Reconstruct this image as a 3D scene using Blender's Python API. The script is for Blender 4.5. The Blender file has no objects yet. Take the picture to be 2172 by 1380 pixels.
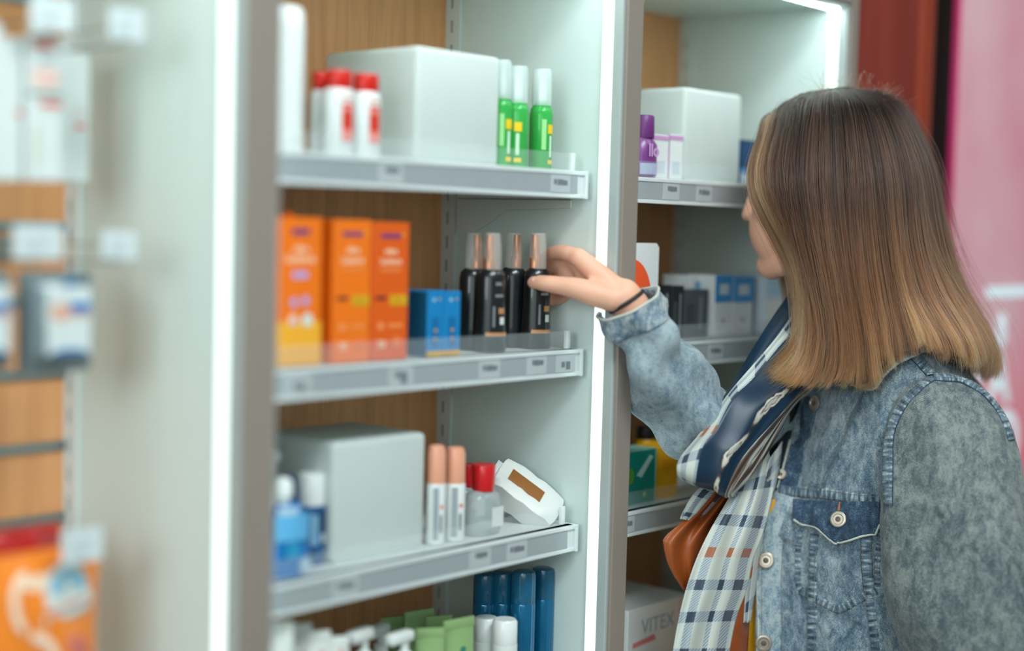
import bpy, bmesh, math, random
import numpy as np
from mathutils import Vector, Matrix, Quaternion
from mathutils.bvhtree import BVHTree
random.seed(7); rng = np.random.default_rng(11)
SC = bpy.context.scene
COL = SC.collection
PI = math.pi

# ------------------------------------------------------------------ camera
F = 3200.0; CX, CY = 1086.0, 690.0
_X = np.array([2864.0, 135.0, -3200.0]); _X /= np.linalg.norm(_X)
_Z = np.array([.026, 1.0, 0.0]); _Z[2] = -(_Z[0]*_X[0] + _Z[1]*_X[1]) / _X[2]; _Z /= np.linalg.norm(_Z)
_Y = np.cross(_Z, _X)
M3 = np.array([_X, _Y, _Z])
CAM = np.array([0.0, -1.22, 1.45])
def ray(px, py): return M3 @ np.array([(px-CX)/F, (CY-py)/F, -1.0])
def P(px, py, d): return CAM + d*ray(px, py)
def on(px, py, ax, v):
    r = ray(px, py); return CAM + r*((v-CAM[ax])/r[ax])
def XZ(px, py, y):
    p = on(px, py, 1, y); return p[0], p[2]
cam_data = bpy.data.cameras.new('camera'); cam = bpy.data.objects.new('camera', cam_data); COL.objects.link(cam)
mw = Matrix([list(M3[0])+[CAM[0]], list(M3[1])+[CAM[1]], list(M3[2])+[CAM[2]], [0,0,0,1]])
cam.matrix_world = mw
cam_data.sensor_width = 36.0; cam_data.lens = 36.0*F/2172.0; cam_data.sensor_fit = 'HORIZONTAL'
cam_data.clip_start = .05
cam_data.dof.use_dof = True; cam_data.dof.focus_distance = 2.02; cam_data.dof.aperture_fstop = .82
SC.camera = cam
VS = SC.view_settings
SC.display_settings.display_device = 'sRGB'
VS.view_transform = 'Standard'; VS.look = 'None'; VS.gamma = 1.0; VS.use_curve_mapping = False; VS.exposure = -0.1
SC.cycles.use_denoising = True
SC.cycles.max_bounces = 8; SC.cycles.transparent_max_bounces = 16; SC.cycles.caustics_reflective = False; SC.cycles.caustics_refractive = False

# ------------------------------------------------------------------ materials
def lin(r, g, b):
    f = lambda c: (c/255/12.92) if c/255 <= .04045 else ((c/255+.055)/1.055)**2.4
    return (f(r), f(g), f(b), 1.0)
class NT:
    def __init__(s, name):
        s.m = bpy.data.materials.new(name); s.m.use_nodes = True
        s.t = s.m.node_tree; s.n = s.t.nodes; s.b = s.n['Principled BSDF']; s.out = s.n['Material Output']
    def new(s, t, **k):
        n = s.n.new(t)
        for a, v in k.items(): setattr(n, a, v)
        return n
    def link(s, a, b): s.t.links.new(a, b)
    def put(s, sock, v):
        if hasattr(v, 'is_output') or isinstance(v, bpy.types.NodeSocket): s.link(v, sock)
        else: sock.default_value = v
    def math(s, op, a, b=0.0, c=0.0):
        n = s.new('ShaderNodeMath', operation=op)
        s.put(n.inputs[0], a); s.put(n.inputs[1], b); s.put(n.inputs[2], c)
        return n.outputs[0]
    def mix(s, f, a, b, mode='MIX'):
        n = s.new('ShaderNodeMix', data_type='RGBA', blend_type=mode)
        s.put(n.inputs[0], f); s.put(n.inputs[6], a); s.put(n.inputs[7], b)
        return n.outputs[2]
    def coord(s, which='Object', scale=(1,1,1), rot=(0,0,0)):
        c = s.new('ShaderNodeTexCoord'); mp = s.new('ShaderNodeMapping')
        mp.inputs['Scale'].default_value = scale; mp.inputs['Rotation'].default_value = rot
        s.link(c.outputs[which], mp.inputs[0]); return mp.outputs[0]
    def noise(s, vec, scale, detail=3, rough=.55, dist=0):
        n = s.new('ShaderNodeTexNoise'); s.link(vec, n.inputs['Vector'])
        n.inputs['Scale'].default_value = scale; n.inputs['Detail'].default_value = detail
        n.inputs['Roughness'].default_value = rough; n.inputs['Distortion'].default_value = dist
        return n.outputs['Fac']
    def ramp(s, f, stops, interp='LINEAR'):
        r = s.new('ShaderNodeValToRGB'); r.color_ramp.interpolation = interp
        e = r.color_ramp.elements
        while len(e) < len(stops): e.new(.5)
        for k, (p, c) in enumerate(stops): e[k].position = p; e[k].color = c if len(c) == 4 else (*c, 1)
        s.link(f, r.inputs[0]); return r.outputs[0]
    def bump(s, h, strength=.3, dist=.001):
        b = s.new('ShaderNodeBump'); b.inputs['Strength'].default_value = strength; b.inputs['Distance'].default_value = dist
        s.link(h, b.inputs['Height']); s.link(b.outputs[0], s.b.inputs['Normal'])
MATS = {}
def mat(name, rgb=None, rough=.5, metal=0, trans=0, ior=1.45, emit=0, var=.06, sub=0, coat=0, alpha=1):
    """plain surface with a little procedural variation"""
    if name in MATS: return MATS[name]
    t = NT(name); c = lin(*rgb)
    if var and not emit:
        v = t.noise(t.coord('Object'), 35, 3)
        d = tuple(x*(1-var) for x in c[:3]) + (1,); u = tuple(min(1, x*(1+var)) for x in c[:3]) + (1,)
        t.put(t.b.inputs['Base Color'], t.mix(v, d, u))
    else: t.b.inputs['Base Color'].default_value = c
    t.b.inputs['Roughness'].default_value = rough; t.b.inputs['Metallic'].default_value = metal
    t.b.inputs['Transmission Weight'].default_value = trans; t.b.inputs['IOR'].default_value = ior
    t.b.inputs['Coat Weight'].default_value = coat; t.b.inputs['Alpha'].default_value = alpha
    if sub:
        t.b.inputs['Subsurface Weight'].default_value = sub; t.b.inputs['Subsurface Radius'].default_value = (.012,.005,.003)
    if emit:
        t.b.inputs['Emission Color'].default_value = c; t.b.inputs['Emission Strength'].default_value = emit
    MATS[name] = t.m; return t.m

def wood_mat():
    t = NT('oak_laminate')
    v = t.coord('Object', (14, 14, .9)); n1 = t.noise(v, 3.2, 6, .6, .6)
    v2 = t.coord('Object', (90, 90, 2.2)); n2 = t.noise(v2, 2.0, 3, .6)
    c = t.ramp(n1, [(.25, lin(212,150,98)), (.55, lin(238,172,116)), (.8, lin(244,186,132))])
    c = t.mix(t.math('MULTIPLY', n2, .28), c, lin(186,122,78))
    t.put(t.b.inputs['Base Color'], c); t.b.inputs['Roughness'].default_value = .48
    return t.m
WOOD = wood_mat()
WHITE = mat('white_laminate', (211,227,223), .42, var=.02)
STEEL = mat('grey_powder_coat', (142,131,122), .5, var=.03)
SLOT = mat('slot_shadow_grey', (160,172,168), .7)
LED = mat('led_diffuser', (232,250,247), .5, emit=1.25)
LEDT = mat('top_led_diffuser', (232,250,247), .5, emit=20.0)
LEDFILL = mat('added_side_led', (232,250,247), .5, emit=4.5)  # for the added strips hidden behind the dividers
METAL = mat('white_shelf_metal', (216,224,222), .35, var=.02)
ACRYL = mat('clear_acrylic', (228,238,240), .08, var=0, alpha=.09)
HOLD = mat('clear_label_rail', (212,220,221), .22, var=.03, coat=.4)
RAILG = mat('label_strip_grey', (156,164,168), .35, var=.05)
PAPER = mat('label_paper', (178,186,189), .6, var=.03)
INK = mat('label_ink', (112,118,124), .7)
PROFG = mat('light_profile_grey', (168,178,176), .45)
CHROME = mat('hook_wire', (150,160,160), .3, metal=.8)

# ------------------------------------------------------------------ mesh builder
class MB:
    def __init__(s): s.bm = bmesh.new(); s.uv = None
    def _merge(s, b2, m=None):
        if m is not None: bmesh.ops.transform(b2, matrix=m, verts=b2.verts)
        me = bpy.data.meshes.new('tmp'); b2.to_mesh(me); b2.free(); s.bm.from_mesh(me); bpy.data.meshes.remove(me)
    def box(s, x0, x1, y0, y1, z0, z1, bev=0, seg=2, m=None):
        b = bmesh.new(); bmesh.ops.create_cube(b, size=1)
        for v in b.verts: v.co = Vector(((x0+x1)/2+v.co.x*(x1-x0), (y0+y1)/2+v.co.y*(y1-y0), (z0+z1)/2+v.co.z*(z1-z0)))
        if bev: bmesh.ops.bevel(b, geom=b.edges[:], offset=bev, segments=seg, affect='EDGES', profile=.5)
        s._merge(b, m); return s
    def lathe(s, prof, seg=24, c=(0,0,0), sx=1, sy=1, m=None, cap=True):
        b = bmesh.new(); rings = []
        for r, z in prof:
            rings.append([b.verts.new((c[0]+math.cos(2*PI*k/seg)*r*sx, c[1]+math.sin(2*PI*k/seg)*r*sy, c[2]+z)) for k in range(seg)])
        for a, d in zip(rings, rings[1:]):
            for k in range(seg): b.faces.new((a[k], a[(k+1)%seg], d[(k+1)%seg], d[k]))
        if cap:
            b.faces.new(rings[0][::-1]); b.faces.new(rings[-1])
        s._merge(b, m); return s
    def tube(s, pts, r, seg=8, m=None, cap=True):
        pts = [Vector(p) for p in pts]; rs = r if hasattr(r, '__len__') else [r]*len(pts)
        b = bmesh.new(); rings = []
        t0 = (pts[1]-pts[0]).normalized(); ref = Vector((0,0,1)) if abs(t0.z) < .9 else Vector((1,0,0))
        u = t0.cross(ref).normalized()
        for i, p in enumerate(pts):
            t = (pts[min(i+1, len(pts)-1)]-pts[max(i-1, 0)]).normalized()
            u = (u - t*u.dot(t)).normalized(); w = t.cross(u)
            rings.append([b.verts.new(p+(u*math.cos(2*PI*k/seg)+w*math.sin(2*PI*k/seg))*rs[i]) for k in range(seg)])
        for a, d in zip(rings, rings[1:]):
            for k in range(seg): b.faces.new((a[k], a[(k+1)%seg], d[(k+1)%seg], d[k]))
        if cap: b.faces.new(rings[0][::-1]); b.faces.new(rings[-1])
        s._merge(b, m); return s
    def ball(s, c, r, u=16, v=10, sc=(1,1,1), rot=None):
        b = bmesh.new(); bmesh.ops.create_uvsphere(b, u_segments=u, v_segments=v, radius=1)
        mm = Matrix.Translation(Vector(c)) @ (rot.to_4x4() if rot is not None else Matrix.Identity(4)) @ Matrix.Diagonal((r*sc[0], r*sc[1], r*sc[2], 1))
        s._merge(b, mm); return s
    def prism(s, pts, z0, z1, m=None):
        """polygon in local x,y extruded along z"""
        b = bmesh.new(); lo = [b.verts.new((p[0], p[1], z0)) for p in pts]; hi = [b.verts.new((p[0], p[1], z1)) for p in pts]
        n = len(pts)
        for k in range(n): b.faces.new((lo[k], lo[(k+1)%n], hi[(k+1)%n], hi[k]))
        b.faces.new(lo[::-1]); b.faces.new(hi); s._merge(b, m); return s
    def grid(s, G, close=False, flip=False):
        """G: rows x cols x 3 array; adds uv in metres"""
        nr, nc = G.shape[:2]; b = s.bm
        uvl = b.loops.layers.uv.verify()
        V = [[b.verts.new(G[i, j]) for j in range(nc)] for i in range(nr)]
        du = np.linalg.norm(np.diff(G, axis=1), axis=2).mean(axis=0); U = np.concatenate([[0], np.cumsum(du)])
        dv = np.linalg.norm(np.diff(G, axis=0), axis=2).mean(axis=1); W = np.concatenate([[0], np.cumsum(dv)])
        for i in range(nr-1):
            for j in range(nc-(0 if close else 1)):
                j2 = (j+1) % nc
                q = [(i,j),(i,j2),(i+1,j2),(i+1,j)]
                if flip: q = q[::-1]
                f = b.faces.new([V[a][c] for a, c in q]); f.smooth = True
                for l, (a, c) in zip(f.loops, q):
                    uu = U[c] if not (close and c == 0 and j2 == 0 and j != 0) else U[-1]+du[-1]
                    l[uvl].uv = (uu, W[a])
        return V
    def build(s, name, m, parent=None, smooth=True, angle=40):
        me = bpy.data.meshes.new(name)
        bmesh.ops.recalc_face_normals(s.bm, faces=s.bm.faces[:])
        s.bm.to_mesh(me); s.bm.free()
        for x in (m if isinstance(m, (list, tuple)) else [m]): me.materials.append(x)
        if smooth:
            for p in me.polygons: p.use_smooth = True
            try: me.set_sharp_from_angle(angle=math.radians(angle))
            except Exception: pass
        o = bpy.data.objects.new(name, me); COL.objects.link(o)
        if parent is not None: o.parent = parent
        return o
def tag(o, label=None, cat=None, group=None, kind=None):
    for k, v in (('label', label), ('category', cat), ('group', group), ('kind', kind)):
        if v: o[k] = v
    return o
def thing(name, label, cat, loc=(0,0,0), rz=0, group=None):
    o = bpy.data.objects.new(name, None); COL.objects.link(o); o.empty_display_size = .02
    o.location = loc; o.rotation_euler = (0, 0, rz); tag(o, label, cat, group); return o
def copy_tree(o, loc=None, label=None, rz=None, parent=None):
    c = o.copy(); COL.objects.link(c)
    if parent is not None: c.parent = parent; c.matrix_parent_inverse = o.matrix_parent_inverse.copy()
    if loc is not None: c.location = loc
    if rz is not None: c.rotation_euler = (0, 0, rz)
    if label: c['label'] = label
    for ch in list(o.children): copy_tree(ch, parent=c)
    return c
def text(s, name, size, m, parent, M, ext=.0002, bold=0.0, align='CENTER'):
    """lettering as a real thin mesh; M places the local x-y plane"""
    cu = bpy.data.curves.new('t', 'FONT'); cu.body = s; cu.size = size; cu.extrude = ext; cu.offset = bold*size
    cu.align_x = align; cu.align_y = 'CENTER'; cu.resolution_u = 3
    o = bpy.data.objects.new('t', cu); COL.objects.link(o)
    dg = bpy.context.evaluated_depsgraph_get(); me = bpy.data.meshes.new_from_object(o.evaluated_get(dg)); me.name = name
    bpy.data.objects.remove(o); bpy.data.curves.remove(cu)
    me.transform(M); me.materials.clear(); me.materials.append(m)
    q = bpy.data.objects.new(name, me); COL.objects.link(q); q.parent = parent
    return q
FRONT = Matrix.Rotation(PI/2, 4, 'X')            # text plane facing -Y
def front(x, y, z): return Matrix.Translation((x, y, z)) @ FRONT
LEFTF = Matrix.Rotation(-PI/2, 4, 'Z') @ FRONT   # plane facing -X
def cr(pts, n):
    """Catmull-Rom resample of an array of points (k x dim) to n"""
    p = np.asarray(pts, float); k = len(p)
    e = np.vstack([2*p[0]-p[1], p, 2*p[-1]-p[-2]])
    t = np.linspace(0, k-1, n); i = np.minimum(t.astype(int), k-2); f = (t-i)[:, None]
    a, b, c, d = e[i], e[i+1], e[i+2], e[i+3]
    return .5*((2*b)+(-a+c)*f+(2*a-5*b+4*c-d)*f**2+(-a+3*b-3*c+d)*f**3)
def cr_axis(A, n, axis=0):
    A = np.moveaxis(np.asarray(A, float), axis, 0); sh = A.shape
    r = cr(A.reshape(sh[0], -1), n).reshape((n,)+sh[1:])
    return np.moveaxis(r, 0, axis)
ZF = -.22
# ================================================================== setting
def struct(name, mb, m):
    return tag(mb.build(name, m, smooth=False), kind='structure')
FLOORM = mat('floor_vinyl', (150,146,138), .4, var=.08)
CEILM = mat('ceiling_paint', (214,216,212), .8, var=.02)
PAINT = mat('shop_wall_paint', (196,200,196), .7, var=.03)
struct('floor', MB().box(-4, 6, -5, 1.2, ZF-.1, ZF), FLOORM)
struct('ceiling', MB().box(-4, 6, -5, 1.2, 2.9, 3.0), CEILM)
struct('wall_back', MB().box(-4, 6, .33, .45, ZF, 2.9), PAINT)
# red-brown cladding beside the cabinets, a dark gap, then the pink lightbox
def clad_mat():
    t = NT('red_brown_cladding')
    v = t.coord('Object', (6, 6, .5)); n = t.noise(v, 2.5, 5, .6, .4)
    c = t.ramp(n, [(.3, lin(126,46,36)), (.7, lin(150,60,46))])
    t.put(t.b.inputs['Base Color'], c); t.b.inputs['Roughness'].default_value = .6; t.b.inputs['Specular IOR Level'].default_value = .25
    return t.m
struct('trim_1', MB().box(2.125, 2.34, -.03, .33, ZF, 2.9, .003), clad_mat())
struct('trim_glow', MB().box(2.325, 2.386, -.040, .03, ZF, 2.9, .024, 5), mat('orange_glow_trim', (146,50,16), .45, var=.1))  # added strip, its orange stands in for a glow on the cladding edge
struct('trim_3', MB().box(2.479, 4.2, -.017, .33, ZF, 2.9), mat('dark_gap_board', (38,26,24), .6))
struct('trim_2', MB().box(2.34, 2.475, .035, .33, ZF, 2.9), mat('dark_gap_board', (38,26,24), .6))

# ================================================================== cabinets
ZTOP = 1.806
def upright(parent, x, y, z0=.3, z1=1.8):
    """slotted metal upright on the right inner wall"""
    u = MB().box(x-.004, x, y-.022, y+.004, z0, z1).build('upright', METAL, parent, smooth=False)
    b = MB(); z = z0+.012
    while z < z1-.02:
        b.box(x-.0048, x-.0036, y-.0105, y-.0065, z, z+.017); z += .0335
    tag(b.build('slot', SLOT, u, smooth=False), kind='stuff')
    return u
def divider(parent, x0, x1):
    MB().box(x0, x1, -.028, .29, ZF, ZTOP+.04).build('side_panel', WHITE, parent, smooth=False)
    MB().box(x0-.0005, x1+.0005, -.034, -.027, ZF, ZTOP+.04, .001).build('front_edge', STEEL, parent, smooth=False)
    c = MB().box(x0-.006, x0-.0002, -.0295, .0036, .05, ZTOP-.001, .001).build('light_profile', PROFG, parent, smooth=False)
    MB().box(x0-.0063, x0-.0050, -.0150, .0030, .06, ZTOP-.006, .001).build('light_strip', LED, c, smooth=False)
def cabinet(label, x0, x1, xr, slats=False):
    """x0..x1 inner bay, xr outer face of the right-hand divider"""
    t = thing('shelf_cabinet', label, 'cabinet')
    if slats:
        bk = MB().box(x0, x1, .287, .305, ZF, ZTOP).build('back_panel', WOOD, t, smooth=False)
        z = SLAT0
        while z > ZF+.25: z -= SLATP
        while z < ZTOP:
            MB().box(x0, x1, .2825, .2875, z-.005, z+.006, .001).build('slat_rail', CHROME, t, smooth=False); z += SLATP
    else:
        MB().box(x0, x1, .287, .305, ZF, ZTOP).build('back_panel', WOOD, t, smooth=False)
    divider(t, x1, xr)
    upright(t, x1, .283)
    MB().box(x0, x1, -.028, .287, ZTOP, ZTOP+.03).build('top_panel', WHITE, t, smooth=False)
    MB().box(x0, x1, -.034, -.027, ZTOP, ZTOP+.04, .001).build('top_edge', STEEL, t, smooth=False)
    c = MB().box(x0, x1-.006, -.0295, .0036, ZTOP-.006, ZTOP-.0002, .001).build('top_light_profile', METAL, t, smooth=False)
    MB().box(x0, x1-.0062, -.0150, .0030, ZTOP-.0063, ZTOP-.0050, .001).build('top_light_strip', LEDT, c, smooth=False)
    c = MB().box(x0+.0002, x0+.006, -.0295, .0036, .05, ZTOP-.007, .001).build('light_profile', PROFG, t, smooth=False)  # profile made only to carry the added left-face strip
    MB().box(x0+.0050, x0+.0063, -.0150, .0030, .06, ZTOP-.012, .001).build('light_strip', LEDFILL, c, smooth=False)  # unseen strip added on the left face to brighten the bay
    MB().box(x0, x1, -.02, .287, ZF, ZF+.12).build('plinth', STEEL, t, smooth=False)
    return t
XA0, XA1, XB0, XB1, XC0, XC1 = .9345, .973, 1.5375, 1.5685, 2.1, 2.122
SLAT0 = 1.272; SLATP = .082
cabinet('slatted cabinet bay hung with packets on hooks, nearest the camera', .1, XA0, XA1, True)
cabinet('white cabinet bay with orange boxes and black bottles on its shelves', XA1, XB0, XB1)
cabinet('white cabinet bay behind the woman, ending at the red-brown cladding', XB1, XC0, XC1)

def shelf(label, x0, x1, zb, tickets=(), lip=True, bracket=True):
    """zb: underside of the front rail; top of the board is zb+.034"""
    t = thing('shelf', label, 'shelf', (0, 0, zb))
    MB().box(x0+.004, x1-.006, .03, .284, .016, .034, .001).build('shelf_board', METAL, t, smooth=False)
    r = MB()
    r.box(x0+.001, x1-.012, .017, .030, .0, .0055, .001); r.box(x0+.001, x1-.012, .019, .030, .0, .035, .001)
    r.box(x0+.001, x1-.012, .016, .030, .0295, .035, .001)
    r.build('label_rail', HOLD, t, smooth=False)
    MB().box(x0+.03, x1-.03, .0175, .0192, .0058, .0292).build('label_strip', RAILG, t, smooth=False)
    MB().box(x1-.016, x1-.011, .0145, .034, -.0005, .0355, .0008).build('rail_end_cap', HOLD, t, smooth=False)
    for f, bars in tickets:
        x = x0+f*(x1-x0)
        k = MB().box(x-.019, x+.019, .0166, .0176, .0062, .0288).build('price_label', PAPER, t, smooth=False)
        b = MB()
        for (a, w, z, h) in bars: b.box(x+a, x+a+w, .0160, .0167, z, z+h)
        tag(b.build('price_print', INK, k, smooth=False), kind='stuff')
    if lip:
        MB().box(x0+.02, x1-.022, .031, .0325, .034, .058).build('acrylic_lip', ACRYL, t, smooth=False)
        MB().box(x1-.027, x1-.021, .0295, .036, .034, .0585, .001).build('lip_end', mat('lip_end_plastic', (230,238,238), .2), t, smooth=False)
    if bracket:
        y0, y1 = .05, .257
        b = MB().prism([(y0, -.002), (y1, -.002), (y1, -.05), (y1-.03, -.05), (y1-.07, -.03), (y1-.09, -.016), (y0, -.012)], 0, .003,
                       Matrix.Translation((x1-.004, 0, 0)) @ Matrix(((0,0,1,0),(1,0,0,0),(0,1,0,0),(0,0,0,1))))
        b.box(x1-.0045, x1-.001, y0, y1, .0, .016)
        b.build('shelf_bracket', METAL, t, smooth=False)
    return t
T1 = [(-.009,.004,.019,.006), (-.004,.007,.018,.007), (.004,.008,.0185,.006)]
T2 = [(-.010,.007,.016,.008), (-.001,.010,.012,.011), (.0,.009,.009,.002)]
T3 = [(-.013,.005,.017,.006), (-.006,.011,.016,.007), (.006,.007,.016,.006)]
T4 = [(-.008,.006,.013,.007), (.001,.008,.010,.010)]
shelf('top white shelf of the orange box bay, holding red capped and green bottles', XA1, XB0, 1.4885, [(.36,T1), (.885,T3)])
shelf('middle white shelf carrying the orange boxes and black spray bottles', XA1, XB0, 1.2585, [(.13,T4), (.40,T2), (.665,T3), (.82,T1), (.92,T4)])
shelf('lower white shelf carrying the peach capped sprays and the wipes packet', XA1, XB0, 1.0270, [(.26,T3), (.65,T1), (.77,T3)])
shelf('lowest white shelf crowded with white and green tubes', XA1, XB0, .7960, lip=False)
shelf('white shelf with the purple bottle, level with her forehead', XB1, XC0, 1.4865, [(.27,T1), (.42,T3)])
shelf('white shelf with black boxes behind the outstretched forearm', XB1, XC0, 1.2585, [(.3,T2), (.5,T3)])
shelf('white shelf with the teal box and yellow bottles behind the scarf', XB1, XC0, 1.0295, [(.12,T3)])
shelf('lowest white shelf in the bay behind the scarf, holding a printed white box', XB1, XC0, .7960, lip=False)
ZS = {1: 1.5235, 2: 1.2935, 3: 1.0620, 4: .8305}

# ================================================================== products
def sides(px0, px1, py, y):
    a = XZ(px0, py, y)[0]; b = XZ(px1, py, y)[0]; return a, b
def zat(px, py, y): return XZ(px, py, y)[1]
WPL = mat('white_bottle_plastic', (226,231,229), .32, var=.02, coat=.2)
FROST = mat('frosted_white_acrylic', (198,207,203), .5, var=.03)

def frosted_box(label, px_near, px_right, py_top, py_ref, y, depth, zs):
    x0, x1 = sides(px_near, px_right, py_ref, y); zt = zat(px_near, py_top, y)
    w, h = x1-x0, zt-zs
    t = thing('display_riser', label, 'box', ((x0+x1)/2, y+depth/2, zs), group='frosted white display risers')
    b = MB(); b.box(-w/2, w/2, -depth/2, depth/2, 0, h, .007, 3)
    b.build('box_shell', FROST, t)
    MB().box(-w/2+.004, w/2-.004, -depth/2-.0006, depth/2+.0006, -.0001, .003, .0005).build('base_edge', mat('riser_base', (200,210,208), .4), t)
    return t
frosted_box('frosted white display box between the red capped and green bottles', 885, 1062, 95, 200, .05, .165, ZS[1])
frosted_box('frosted white display box on the lower shelf behind the blue bottles', 706, 903, 940, 1050, .055, .13, ZS[3])
frosted_box('frosted white display box behind the purple bottle', 1452, 1573, 183, 280, .06, .15, ZS[1])

# --- tall white canister
def canister():
    y = .062; cx = XZ(602, 200, y)[0]; zt = zat(602, 14, y); h = zt-ZS[1]; r = .0215
    t = thing('aerosol_can', 'tall white canister standing left of the red capped bottles', 'bottle', (cx, y, ZS[1]))
    MB().lathe([(r-.002,0),(r,.002),(r,h*.88),(r-.001,h*.885)], 28).build('body', WPL, t)
    MB().lathe([(r-.001,h*.885),(r-.001,h-.008),(r-.003,h-.002),(r-.008,h)], 28).build('cap', mat('white_cap', (232,237,236), .3), t)
    m = mat('pale_blue_print', (168,182,194), .5)
    a = math.radians(-52)
    for k in range(9):
        b = MB().box(-.0022, .0022, -.0003, .0003, h*.2+k*.0072, h*.2+k*.0072+.0045, m=Matrix.Rotation(a+PI/2, 4, 'Z') @ Matrix.Translation((0, -r-.0002, 0)))
        if k == 0: bb = b
        else: bb.box(-.0022, .0022, -.0003, .0003, h*.2+k*.0072, h*.2+k*.0072+.0045, m=Matrix.Rotation(a+PI/2, 4, 'Z') @ Matrix.Translation((0, -r-.0002, 0)))
    tag(bb.build('side_print', m, t), kind='stuff')
    bb = MB().box(-.002, .002, -.0003, .0003, h*.47, h*.62, m=Matrix.Rotation(a+PI/2+.3, 4, 'Z') @ Matrix.Translation((0, -r-.0002, 0)))
    bb.build('pink_print', mat('pale_pink_print', (226,190,184), .5), t)
    bb = MB().box(-.003, .003, -.0003, .0003, h*.06, h*.22, m=Matrix.Rotation(a+PI/2+.75, 4, 'Z') @ Matrix.Translation((0, -r-.0002, 0)))
    bb.build('blue_panel', mat('steel_blue_print', (96,128,150), .5), t)
canister()

# --- white bottles with red caps
RED = mat('red_cap_plastic', (203,24,10), .35, coat=.2)
REDL = mat('red_label', (212,52,34), .45); PINKL = mat('pink_label_band', (232,134,122), .5)
def oval_patch(b, r1, r2, a0, a1, z0, z1, off=.0004, n=8):
    pts = []
    G = np.zeros((2, n+1, 3))
    for k in range(n+1):
        a = a0+(a1-a0)*k/n
        G[0, k] = ((r1+off)*math.cos(a), (r2+off)*math.sin(a), z0); G[1, k] = ((r1+off)*math.cos(a), (r2+off)*math.sin(a), z1)
    b.grid(G); return b
def redcap(label, px0, px1, pytop, y):
    x0, x1 = sides(px0, px1, 260, y); r = (x1-x0)/2*.88; h = zat((px0+px1)/2, pytop, y)-ZS[1]; r2 = r*.8; q = r2/r
    t = thing('shampoo_bottle', label, 'bottle', ((x0+x1)/2, y+.004, ZS[1]), group='white bottles with red caps')
    hb = h*.785
    MB().lathe([(r*.9,0),(r,.003),(r,hb*.9),(r*.93,hb*.97),(r*.86,hb)], 28, sy=q).build('body', WPL, t)
    MB().lathe([(r*.86,hb),(r*.88,hb+.001),(r*.86,h-.002),(r*.8,h)], 28, sy=q).build('cap', RED, t)
    a0, a1 = math.radians(-112), math.radians(-58)
    l = oval_patch(MB(), r, r2, a0, a1, hb*.22, hb*.78).build('front_label', REDL, t)
    oval_patch(MB(), r, r2, a0, a1, hb*.66, hb*.73, .0007).build('label_band', PINKL, l)
    oval_patch(MB(), r, r2, a0, a1, hb*.24, hb*.40, .0007).build('label_band', PINKL, l)
    oval_patch(MB(), r, r2, a0, a1, hb*.84, hb*.87, .0005).build('pink_line', PINKL, t)
    return t
redcap('white bottle with red cap, half hidden behind its two neighbours', 664, 706, 153, .085)
redcap('white red capped bottle in the middle of its row of three', 692, 753, 149, .052)
redcap('white red capped bottle nearest the frosted display box', 752, 809, 157, .052)

# --- green bottles with clear caps
GREEN = mat('green_liquid_plastic', (70,196,92), .12, trans=.35, ior=1.33, var=.05)
CLEAR = mat('clear_cap_plastic', (222,238,236), .15, var=0, alpha=.5)
YEL = mat('yellow_sticker', (232,196,18), .5); MINT = mat('mint_print', (196,226,196), .5)
def greenb(label, pxc, pytop, y, turn=0):
    cx = XZ(pxc, 250, y)[0]; h = zat(pxc, pytop, y)-ZS[1]; r = .0152
    t = thing('lotion_bottle', label, 'bottle', (cx, y, ZS[1]), turn, group='green bottles with clear caps')
    hb = h*.68
    MB().lathe([(r*.9,0),(r,.002),(r,hb*.8),(r*.92,hb*.9),(r*.6,hb*.97),(r*.55,hb)], 24).build('body', GREEN, t)
    c = MB().lathe([(r*.84,hb*.94),(r*.86,hb),(r*.84,h*.97),(r*.74,h)], 24).build('clear_cap', CLEAR, t)
    MB().lathe([(r*.4,hb),(r*.42,h*.8),(r*.25,h*.86),(r*.25,h*.92)], 16).build('pump', mat('white_pump', (236,240,238), .35), c)
    oval_patch(MB(), r, r, -2.15, -1.5, h*.36, h*.45, .0005).build('yellow_sticker', YEL, t)
    oval_patch(MB(), r, r, -2.1, -1.5, h*.06, h*.10, .0005).build('yellow_band', YEL, t)
    oval_patch(MB(), r, r, -1.98, -1.7, h*.13, h*.34, .0005).build('mint_print', MINT, t)
    oval_patch(MB(), r, r, -2.7, -2.3, h*.2, h*.5, .0005).build('pale_label', mat('pale_green_label', (150,214,140), .5), t)
    return t
greenb('green clear capped bottle squeezed against the frosted display box', 1062, 128, .066, .2)
greenb('green clear capped bottle second from the frosted display box', 1097, 141, .060, -.5)
greenb('green clear capped bottle at the right end of the front row', 1148, 147, .060, .35)
greenb('green clear capped bottle in the back row against the wall', 1168, 160, .105, .1)

# --- orange boxes
ORG = mat('orange_card', (244,118,12), .4, var=.04, coat=.15); ORG2 = mat('deep_orange_card', (226,92,10), .4, var=.03, coat=.15)
CREAM = mat('cream_print', (250,214,178), .5); PURP = mat('violet_print', (106,52,116), .5); LILAC = mat('lilac_print', (188,160,206), .5)
AMB = mat('amber_print', (246,176,48), .45); MUST = mat('mustard_print', (216,160,22), .5); MAR = mat('maroon_print', (92,26,36), .5)
def carton(name, label, x0, x1, y, dep, zs, zt, m, group=None):
    t = thing(name, label, 'box', ((x0+x1)/2, y+dep/2, zs), group=group); w = x1-x0
    MB().box(-w/2, w/2, -dep/2, dep/2, 0, zt-zs, .0007, 1).build('carton', m, t, smooth=False)
    return t, w, zt-zs, -dep/2-.0004
def strip(t, name, x0, x1, z0, z1, yf, m, bev=0):
    return MB().box(x0, x1, yf-.0002, yf+.0002, z0, z1).build(name, m, t, smooth=False)
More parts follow.
